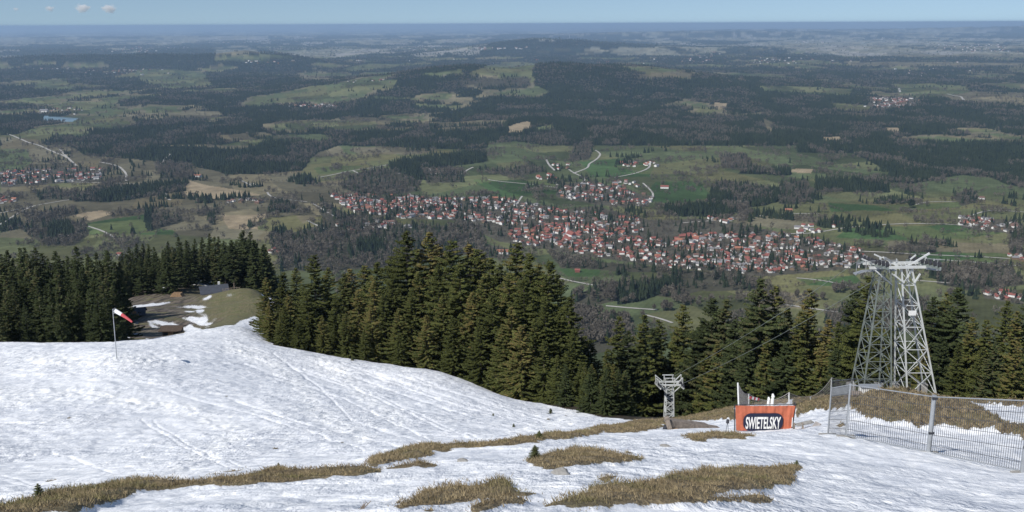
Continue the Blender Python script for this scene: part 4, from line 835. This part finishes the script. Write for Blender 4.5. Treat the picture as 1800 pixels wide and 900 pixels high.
# snow guard net fence behind the banner
NP = [((1297, 673), (1302, 745), 54), ((1316, 692), (1318, 716), 62), ((1387, 690), (1388, 714), 64), ((1425, 697), (1426, 714), 68), ((1462, 664), (1460, 700), 72), ((1500, 670), (1500, 700), 74)]
NLB = ['tall white leaning pole rising behind the orange banner', 'short white net pole next to the tall leaning pole', 'white net pole behind the right end of the banner', 'thin pale net pole on the brown ground right of the banner', 'grey net pole just left of the lift tower fence', 'grey net pole at the foot of the lift tower']
tops = []; 
for (t_, b_, y), lb in zip(NP, NLB):
    B_ = GP(*b_, y); Tt = GP(*t_, y); tops.append((Tt, B_)); mb = MB().tube(B_-Vector((0, 0, 1)), Tt, .05, .045, 8); mb.build('net_pole', M_PAINT if lb.find('white') >= 0 else M_GALV, label=lb, cat='pole')
SAG = [.25, .55, .15, .3, .1]; NL = ['netting strung beside the tall leaning pole', 'low sagging netting behind the orange banner', 'netting right of the middle white net pole', 'sagging netting rising towards the mesh fence', 'netting on poles at the foot of the lift tower']
for i in range(5):
    (A_, a0), (B_, b0) = tops[i], tops[i+1]; o = MB(); n_ = 26
    def top(t): v = A_.lerp(B_, t); v.z -= 4*SAG[i]*t*(1-t); return v
    def bot(t): return a0.lerp(b0, t)
    for k in range(n_+1): o.tube(top(k/n_), bot(k/n_), .009, n=3, cap=False)
    for r_ in range(7): o.path([bot(k/12).lerp(top(k/12), r_/6) for k in range(13)], .009 if r_ < 6 else .022, 3)
    o.build('safety_net', M_NET, label=NL[i], cat='netting')
# rear mesh fence round the lift tower base
rf = [(1462, 676, 690, 70), (1500, 672, 690, 76), (1560, 676, 694, 90), (1600, 678, 695, 92)]
rp = []
for px, t_, b_, y in rf: B_ = GP(px, b_+6, y); rp.append((GP(px, t_-6, y), B_))
RL = ['grey mesh fence section left of the lift tower base', 'grey mesh fence section behind the left tower leg', 'grey mesh fence section behind the right tower leg']
for i in range(3):
    o = link('rear_fence', None, None, RL[i], 'fence', loc=rp[i][1]); b0 = rp[i][1]
    def pt(s, h): return (rp[i][1].lerp(rp[i+1][1], s)).lerp(rp[i][0].lerp(rp[i+1][0], s), h)-b0
    MB().tube(pt(0, -.3), pt(0, 1), .03).tube(pt(1, -.3), pt(1, 1), .03).tube(pt(0, 1), pt(1, 1), .025).tube(pt(0, .05), pt(1, .05), .025).build('frame', M_FEN, o)
    wm = MB()
    for k in range(1, 26): wm.tube(pt(k/26, .05), pt(k/26, 1), .008, n=3, cap=False)
    for h_ in (.3, .6, .85): wm.tube(pt(0, h_), pt(1, h_), .008, n=3, cap=False)
    wm.build('wire_mesh', M_WIRE, o)
# dark cloth on the upper half of the short turned panel
b1, t1 = posts(3); b2, t2 = posts(4); mb = MB(); 
q0 = [t1.lerp(b1, .02), t2.lerp(b2, .02), t2.lerp(b2, .2), t1.lerp(b1, .2)]
off = Vector((0, .03, 0)); mb.quadbox([v+off for v in (q0[3], q0[2], q0[2]+off, q0[3]+off)]+[v+off for v in (q0[0], q0[1], q0[1]+off, q0[0]+off)])
mb.build('shade_cloth', M_FEN, label='grey shade cloth along the top of the short turned panel', cat='cloth')

# ------------------------------------------------------------------ banner
YB = 46.0; B0 = GP(1344, 759, YB)
BN = link('banner', None, None, 'orange company banner on a frame standing in the snow', 'banner', loc=B0)
def bp(px, py): v = GP(px, py, YB)-B0; return v
tl, tr, bl, br = bp(1293, 713), bp(1398, 713), bp(1294, 757), bp(1390, 757)
nx, nz = 60, 22; V = []; Fc = []
for layer in (0, 1):
    for j in range(nz+1):
        for i in range(nx+1):
            s, t = i/nx, j/nz; v = (bl.lerp(br, s)).lerp(tl.lerp(tr, s), t); wv = .018*math.sin(s*38+math.sin(t*4)*1.5)+.012*math.sin(s*91+t*3)+.01*math.sin(s*17)
            V.append((v.x, v.y+wv*(.4+.6*s)+layer*.012, v.z-(.02*math.sin(math.pi*s) if j == nz else 0)))
N1 = (nx+1)*(nz+1)
for j in range(nz):
    for i in range(nx):
        a = j*(nx+1)+i; Fc.append((a, a+1, a+nx+2, a+nx+1)); Fc.append((N1+a, N1+a+nx+1, N1+a+nx+2, N1+a+1))
me = bpy.data.meshes.new('cloth'); me.from_pydata(V, [], Fc); me.materials.append(M_ORG); me.polygons.foreach_set('use_smooth', [True]*len(Fc)); me.update(); CL = link('cloth', me, BN)
def rrect(x0, x1, z0, z1, r, y, th, n_=8):
    pr = []
    for cx_, cz_, a0 in ((x1-r, z1-r, 0), (x0+r, z1-r, 90), (x0+r, z0+r, 180), (x1-r, z0+r, 270)):
        for k in range(n_+1): a = R(a0+90*k/n_); pr.append((cx_+r*math.cos(a), cz_+r*math.sin(a)))
    mb = MB(); mb.prism(pr, y, y+th); return mb
L0, L1 = bp(1307, 726), bp(1375, 756)
rrect(L0.x, L1.x, L1.z, L0.z, .38, -.052, .012).build('logo_field', M_NAVY, CL)
fc = bpy.data.curves.new('lettering', 'FONT'); fc.body = 'SWIETELSKY'; fc.size = 1; fc.extrude = .006; fc.offset = .022; fc.align_x = 'CENTER'; fc.align_y = 'CENTER'
to = bpy.data.objects.new('tmp_text', fc); COL.objects.link(to); bpy.context.view_layer.update()
dg = bpy.context.evaluated_depsgraph_get(); tm = bpy.data.meshes.new_from_object(to.evaluated_get(dg)); bpy.data.objects.remove(to)
co = np.empty(len(tm.vertices)*3, np.float32); tm.vertices.foreach_get('co', co); co = co.reshape(-1, 3)
xs, ys = co[:, 0], co[:, 1]; W0 = xs.max()-xs.min(); H0 = ys.max()-ys.min()
ta, tb = bp(1311, 732), bp(1371, 753); tw, th = tb.x-ta.x, ta.z-tb.z
nco = np.stack([(xs-(xs.max()+xs.min())/2)/W0*tw+(ta.x+tb.x)/2, -.066-co[:, 2]*.5, (ys-(ys.max()+ys.min())/2)/H0*th+(ta.z+tb.z)/2], -1)
tm.vertices.foreach_set('co', nco.astype(np.float32).ravel()); tm.materials.clear(); tm.materials.append(M_PAINT); tm.update(); tm.name = 'lettering'; link('lettering', tm, CL)
fr = MB(); fr.tube(tl+Vector((-.03, .05, .02)), bl+Vector((-.03, .05, -.6)), .03); fr.tube(tr+Vector((.03, .08, .02)), br+Vector((.03, .08, -.6)), .04); fr.tube(tl+Vector((-.03, .05, .02)), tr+Vector((.03, .08, .02)), .022)
fr.tube(tr+Vector((.03, .08, 0)), tr+Vector((.16, .7, -.1)), .02); fr.tube(tr+Vector((.16, .7, -.1)), br+Vector((.12, .7, -.9)), .02); fr.build('frame', M_DARK, BN)
MB().box(br.x+.0, br.x+.04, -.09, -.07, (br.z+.25), br.z+.75).build('white_tab', M_PAINT, BN)

# timber beams left of the banner
yb = 50.0; g0 = GP(1180, 759, yb); tb_ = link('timber_beams', None, None, 'weathered timber beams sloping from a short post in the snow', 'timber', loc=g0)
def bb(px, py, dy=0): return GP(px, py, yb+dy)-g0
MB().bar(bb(1171, 733), bb(1181, 766), .26, .22).build('post', M_WOOD, tb_)
MB().bar(bb(1176, 743, .3), bb(1262, 756, 1.8), .42, .38).build('beam', M_WOOD, tb_); MB().bar(bb(1178, 739, 1.0), bb(1240, 747, 2.6), .3, .22).build('beam', M_WOOD, tb_)
MB().bar(bb(1178, 753, .1), bb(1222, 761, .6), .1, .12).build('beam', M_TAN, tb_); MB().bar(bb(1168, 752, .5), bb(1200, 760, .8), .3, .3).build('beam', M_DARK, tb_)
# small objects round the banner
v = GP(1278, 759, 45.5); o = link('tripod_marker', None, None, 'small black topped tripod in the snow left of the banner', 'marker', loc=v)
for dx, dy in ((-.10, 0), (.12, .05), (.0, .14)): MB().tube((dx, dy, -.15), (0, 0, .55), .014, n=6).build('leg', M_FEN, o)
MB().tube((0, 0, .48), (.01, 0, .66), .085, .07, 10).build('head', M_DARK, o)
for px, hgt, w_, lb in ((1350, .72, .14, 'left of two white wrapped stakes behind the banner'), (1357, .95, .17, 'right and taller of two white wrapped stakes behind the banner')):
    v = GP(px, 716, 60); mb = MB(); mb.tube((0, 0, -1), (0, 0, hgt*.5), w_*.5, w_*.62, 8); mb.tube((0, 0, hgt*.5), (.03, 0, hgt*.78), w_*.62, w_*.5, 8); mb.tube((.03, 0, hgt*.78), (0, 0, hgt), w_*.72, w_*.35, 8); mb.build('wrapped_stake', M_PAINT, label=lb, cat='stake', loc=v)
a, b_ = GP(1318, 699, 61), GP(1334, 702, 61.5); o = link('barrier_plank', None, None, 'red and white striped plank leaning in the netting', 'barrier plank', loc=a); d_ = b_-a
for k in range(5): MB().bar(d_*(k/5), d_*((k+1)/5), .08, .17).build('stripe', M_RED if k % 2 == 0 else M_PAINT, o)
v = GP(1420, 757, 44.5); o = link('board_debris', None, None, 'tilted grey boards lying in the snow right of the banner', 'boards', loc=v)
MB().bar((-.6, 0, .30), (.3, .3, .36), .28, .05).build('board', M_ROCK, o); MB().bar((.1, -.2, -.05), (.5, 0, .42), .35, .05).build('board', M_NET, o); MB().bar((-.7, 0, -.2), (-.7, 0, .4), .08).build('prop', M_WOOD, o); MB().bar((-.2, 0, -.2), (-.3, 0, .4), .08).build('prop', M_WOOD, o)
v = GP(1530, 688, 76); o = link('equipment_box', None, None, 'white equipment box with grey lid at the foot of the lift tower', 'box', loc=v); MB().box(-.85, .85, -.4, .4, -.8, .42).build('case', M_PAINT, o); MB().box(-.9, .9, -.45, .45, .423, .5).build('lid', M_FEN, o)
v = GP(1500, 700, 66); MB().box(-.55, .55, -.35, .35, -.6, .35).box(-.62, .62, -.4, .4, .353, .42).build('cable_drum_crate', M_WOOD, label='low dark timber crate left of the white box', cat='crate', loc=v)

# ------------------------------------------------------------------ windsock
YW = 95.0; W0_ = GP(205, 633, YW); WS = link('windsock', None, None, 'red and white windsock on a thin pole in the snow', 'windsock', loc=W0_)
tp = GP(198, 543, YW)-W0_; MB().tube((.02, 0, -.6), tp, .055, .04, 8).build('pole', M_FEN, WS)
s0 = GP(202, 546, YW)-W0_; s1 = GP(232, 562, YW-.6)-W0_; dv = s1-s0; rr_ = [.21, .20, .18, .15, .125, .09]
so = None
for k in range(5):
    a = s0+dv*(k/5)+Vector((0, 0, -.05*k*k*.2)); b_ = s0+dv*((k+1)/5)+Vector((0, 0, -.05*(k+1)**2*.2)); mb = MB().tube(a, b_, rr_[k], rr_[k+1], 14, False)
    mb.build('sock_band', M_CLOTH if k < 2 or k == 3 and False else M_RED, WS)
mb = MB(); 
for k in range(12):
    a, b_ = k*math.pi/6, (k+1)*math.pi/6; ct = s0; mb.tube(ct+Vector((0, math.cos(a)*.27, math.sin(a)*.27)), ct+Vector((0, math.cos(b_)*.27, math.sin(b_)*.27)), .02, n=5)
mb.tube(tp+Vector((0, 0, -.1)), s0+Vector((0, 0, .27)), .02); mb.tube(tp+Vector((0, 0, -.5)), s0+Vector((0, 0, -.27)), .02); mb.build('hoop', M_FEN, WS)
# ------------------------------------------------------------------ huts in the clearing
def hut(px, py, y, L, W, Hh, rise, rot, roofm, label, chim=False):
    v = GP(px, py, y); v.z = gz(v.x, y); o = link('alpine_hut', None, None, label, 'hut', loc=v); o.rotation_euler.z = rot
    b = MB(); b.prism([(-W/2, -1.5), (W/2, -1.5), (W/2, Hh), (0, Hh+rise-.1), (-W/2, Hh)], -L/2, L/2); b.build('walls', M_HUT, o)
    r = MB(); e = .6; k = rise/(W/2)
    r.prism([(-W/2-e, Hh-e*k), (0, Hh+rise), (W/2+e, Hh-e*k), (W/2+e, Hh-e*k+.16), (0, Hh+rise+.16), (-W/2-e, Hh-e*k+.16)], -L/2-e, L/2+e); rf_ = r.build('roof', roofm, o)
    if chim: MB().box(-W*.3, -W*.3+.6, L*.2, L*.2+.6, Hh+.3, Hh+rise+.7).build('chimney', M_PAINT, rf_)
    dm = MB(); dm.box(W/2+.003, W/2+.05, -.5, .5, -.2, 1.9); dm.build('door', M_TAN, o)
    for s_ in (-1, 1): MB().box(W/2+.003, W/2+.05, s_*L*.3-.4, s_*L*.3+.4, .8, 1.6).build('window', M_PANE, o)
    return o
hut(377, 524, 292, 7.6, 5.4, 1.9, 1.5, R(-66), M_SLATE, 'long dark hut with slate grey roof beneath the spruces', True)
hut(305, 591, 182, 3.2, 2.8, 2.1, .35, R(-90), M_HUT, 'small flat roofed wooden hut half buried at the snow edge')
hut(238, 556, 225, 4.0, 3.2, 1.2, 1.0, R(-75), M_SLATE, 'small grey roofed shed at the edge of the left forest')
v = GP(312, 528, 280); v.z = gz(v.x, 280); lg = MB()
for r_ in range(4):
    for k in range(9-r_): x = (k-4+r_*.5)*.55; lg.tube((x*.8, -1, .0+r_*.33), (x*.8+.1, 1, .0+r_*.33), .2, n=8)
lg.build('log_pile', M_TAN, label='pale orange log pile at the forest edge left of the long hut', cat='log pile', loc=v)
fp = MB(); 
for px in range(392, 425, 5):
    v = GP(px, 517, 280); z = gz(v.x, 280); fp.tube((v.x, 280, z-.3), (v.x, 280, z+1.2), .06, n=6)
for h_ in (.5, 1.0):
    pr = [Vector((GP(px, 517, 280).x, 280, gz(GP(px, 517, 280).x, 280)+h_)) for px in range(392, 425, 5)]; fp.path(pr, .05, 4)
fp.build('paddock_fence', M_WOOD, label='low wooden rail fence right of the long hut', cat='fence')
# ------------------------------------------------------------------ small plants and stones on the snow
M_SH = foliage_mat('young_spruce_needles', (.05, .065, .025), (.14, .15, .06), (.15, .13, .07), 0)
YC, YT_ = spruce_mesh(210, 22, 4.6, dens=1.0, fm=M_SH)
def bush(px, py, hpx, label, wide=1.15):
    # find the ground distance along the ray
    d = ray(px, py); ys = np.geomspace(6, 130, 900); p = unp(np.full(900, px), np.full(900, py), ys); g_ = ground(p[:, 0], ys); hit = np.where(p[:, 2] <= g_)[0]; y = ys[hit[0]] if len(hit) else 90
    pos = GP(px, py, y); pos.z = gz(pos.x, y)+.03; h_ = hpx*y/F*1.15; k = h_/22
    o = link('young_spruce', None, None, label, 'shrub', loc=pos); o.scale = (k*2.0*wide, k*2.0*wide, k); o.rotation_euler.z = px
    link('foliage', YC, o); link('stem', YT_, o)
bush(940, 811, 27, 'bushy young spruce beside the turf mound in the foreground'); bush(948, 774, 16, 'small young spruce on the turf ridge above the bushy one'); bush(70, 882, 30, 'pale green little spruce at the lower left edge', 1.0)
bush(968, 727, 9, 'dark little bush on the snow by the spruce edge'); bush(903, 751, 6, 'dark small clump alone on the lower snowfield'); bush(867, 732, 5, 'tiny dark clump on the snowfield left of the other'); bush(620, 634, 8, 'tiny bush on the snow crest by the middle stand'); bush(490, 824, 9, 'small sprout on top of the left turf hump')
bush(690, 802, 10, 'twiggy sprout on the turf strip in the middle'); bush(1400, 822, 12, 'tuft bush at the right end of the large turf patch')
def bush_y(px, py):
    ys = np.geomspace(6, 130, 900); p = unp(np.full(900, px), np.full(900, py), ys); g_ = ground(p[:, 0], ys); hit = np.where(p[:, 2] <= g_)[0]; return float(ys[hit[0]]) if len(hit) else 60.0
for px, py, r, lb in ((985,832,.16,'grey stone below the turf mound'),(1170,787,.2,'flat stone on the snow right of the turf mound'),(812,812,.14,'small stone on the snow left of the bushy spruce'),(1447,827,.10,'thin dark stone right of the large turf patch'),(868,862,.0,'')):
    if not r: continue
    y = bush_y(px, py); v = GP(px, py, y); rs = np.random.default_rng(int(px)); import bmesh
    bm = bmesh.new(); bmesh.ops.create_icosphere(bm, subdivisions=2, radius=r)
    for vv in bm.verts: vv.co *= .75+.5*rs.random(); vv.co.z *= .5
    me = bpy.data.meshes.new('stone'); bm.to_mesh(me); bm.free(); me.materials.append(M_ROCK); link('stone', me, None, lb, 'stone', loc=v)
def twig(px, py, hpx, label, lean):
    y = bush_y(px, py); v = GP(px, py, y); s = y/F; rs = random.Random(px); mb = MB(); p0 = Vector((0, 0, -.05)); 
    for k in range(4):
        e = Vector(((lean*(.5+.3*k)+rs.uniform(-6, 6))*s, 0, hpx*(.5+.16*k)*s)); mb.tube(p0, e, .009, .004, 4)
        for j in range(3): m_ = p0.lerp(e, .4+.2*j); mb.tube(m_, m_+Vector((rs.uniform(-6, 8)*s, 0, rs.uniform(2, 9)*s)), .005, .002, 4)
    mb.build('dead_twig', M_WOOD, label=label, cat='twig', loc=v)
twig(625, 900, 24, 'leaning dead twig at the bottom edge left of the turf', 22); twig(641, 818, 12, 'upright dead twig at the left end of the thin turf strip', 2); twig(695, 806, 9, 'short twig standing on the thin turf strip', 3); twig(915, 772, 8, 'short twig by the turf ridge left of the small spruce', 4)

# dry grass
def grass():
    m = (NG > .63) & (NV[:, 1] > 7) & (NV[:, 1] < 85) & (NPX > -60) & (NPX < 1880) & (NPY < 960)
    idx = np.where(m)[0]; yy = NV[idx, 1]
    pr = np.ones(len(idx)); N = 150000; idx = RNG.choice(idx, min(N, len(idx)*2), replace=True); P_ = NV[idx] + np.stack([RNG.normal(size=len(idx))*.04, RNG.normal(size=len(idx))*.08, np.zeros(len(idx))], -1)
    n_ = len(idx); y = P_[:, 1]; tuss = fbm(P_[:, 0]*2.2, P_[:, 1]*1.6, 3, 101)
    edge = np.clip((NG[idx]-.58)*2.6, .15, 1); h = edge*(.025+.12*np.clip(tuss-.35, 0, 1)*(.6+.8*RNG.random(n_)))*np.clip(y/22, .6, 1.7); wd = np.maximum(.006, y*.00045)*(.7+.6*RNG.random(n_))
    a = RNG.random(n_)*6.283; ln = h*(.7+1.4*RNG.random(n_)); la = 2.2+RNG.normal(size=n_)*1.3
    b0 = P_+np.stack([np.cos(a)*wd, np.sin(a)*wd, -np.full(n_, .02)], -1); b1 = P_-np.stack([np.cos(a)*wd, np.sin(a)*wd, np.full(n_, .02)], -1); tp_ = P_+np.stack([np.cos(la)*ln, np.sin(la)*ln, h], -1)
    V = np.stack([b0, b1, tp_], 1).reshape(-1, 3); me = mesh_np('dry_grass', V, np.arange(len(V)).reshape(-1, 3), 3, [M_GR])
    link('dry_grass', me, None, 'matted dry brown grass tussocks on the bare patches in the snow', 'grass', kind='stuff')
M_GR = mat('dry_grass_blades'); q = NT(M_GR); g_ = q.n('NewGeometry'); n1 = q.noise(g_.outputs['Position'], 7, 4, .7); n2 = q.noise(g_.outputs['Position'], .6, 3, .6)
c = q.mix(q.mr(n1, .35, .65), (.125, .098, .058), (.36, .29, .175)); n4 = q.noise(g_.outputs['Position'], 1.8, 4, .65); c = q.mix(q.mr(n4, .50, .62, 0, .75), c, (.085, .066, .04)); c = q.mix(q.mr(n2, .53, .66, 0, .65), c, (.10, .11, .04)); q.l(c, q.b.inputs['Base Color']); q.b.inputs['Roughness'].default_value = .9; q.b.inputs['Specular IOR Level'].default_value = .1
grass()

# ------------------------------------------------------------------ clouds and air
M_CLD = bpy.data.materials.new('cloud_vapour'); M_CLD.use_nodes = True; t = M_CLD.node_tree; t.nodes.clear()
N_ = lambda k: t.nodes.new('ShaderNode'+k)
ou = N_('OutputMaterial'); pv = N_('VolumePrincipled'); tc_ = N_('TexCoord'); ln_ = N_('VectorMath'); ln_.operation = 'LENGTH'; t.links.new(tc_.outputs['Object'], ln_.inputs[0])
nz = N_('TexNoise'); nz.inputs['Scale'].default_value = 2.1; nz.inputs['Detail'].default_value = 4; t.links.new(tc_.outputs['Object'], nz.inputs['Vector'])
a1 = N_('Math'); a1.operation = 'SUBTRACT'; t.links.new(nz.outputs['Fac'], a1.inputs[0])
m1 = N_('Math'); m1.operation = 'MULTIPLY'; m1.inputs[1].default_value = .62; t.links.new(ln_.outputs['Value'], m1.inputs[0]); t.links.new(m1.outputs[0], a1.inputs[1])
m2 = N_('MapRange'); m2.inputs['From Min'].default_value = .0; m2.inputs['From Max'].default_value = .25; m2.inputs['To Max'].default_value = .0009; t.links.new(a1.outputs[0], m2.inputs['Value'])
pv.inputs['Color'].default_value = (.98, .98, .98, 1); t.links.new(m2.outputs[0], pv.inputs['Density']); t.links.new(pv.outputs[0], ou.inputs['Volume'])
SC.cycles.volume_bounces = 3
import bmesh
for px, py, wpx, lb in ((28, 16, 12, 'faintest small cloud at the far left'), (87, 15, 19, 'small flat cloud left of the bright one'), (145, 14, 30, 'brightest small puffy cloud low over the horizon'), (192, 15, 30, 'small wispy cloud right of the bright one')):
    p = unp(px, py, 215000.0); k_ = wpx*215000/F/2
    bm = bmesh.new(); bmesh.ops.create_icosphere(bm, subdivisions=4, radius=1.0)
    me = bpy.data.meshes.new('cloud'); bm.to_mesh(me); bm.free(); me.materials.append(M_CLD); o = link('cloud', me, None, lb, 'cloud', loc=p); o.scale = (k_, k_, k_*.62); o.rotation_euler = (0, 0, px)
hz = MB(); hz.box(-310000, 310000, -60, 205000, -110, H+25)
M_HAZE = bpy.data.materials.new('haze_air'); M_HAZE.use_nodes = True; t = M_HAZE.node_tree; t.nodes.clear(); ou = t.nodes.new('ShaderNodeOutputMaterial'); pv = t.nodes.new('ShaderNodeVolumePrincipled')
pv.inputs['Color'].default_value = (.49, .68, .93, 1); pv.inputs['Density'].default_value = 3.1e-5; pv.inputs['Anisotropy'].default_value = .1; t.links.new(pv.outputs[0], ou.inputs['Volume'])
hz.build('haze', M_HAZE, kind='stuff', label='thin blue air lying over the whole plain', cat='haze')
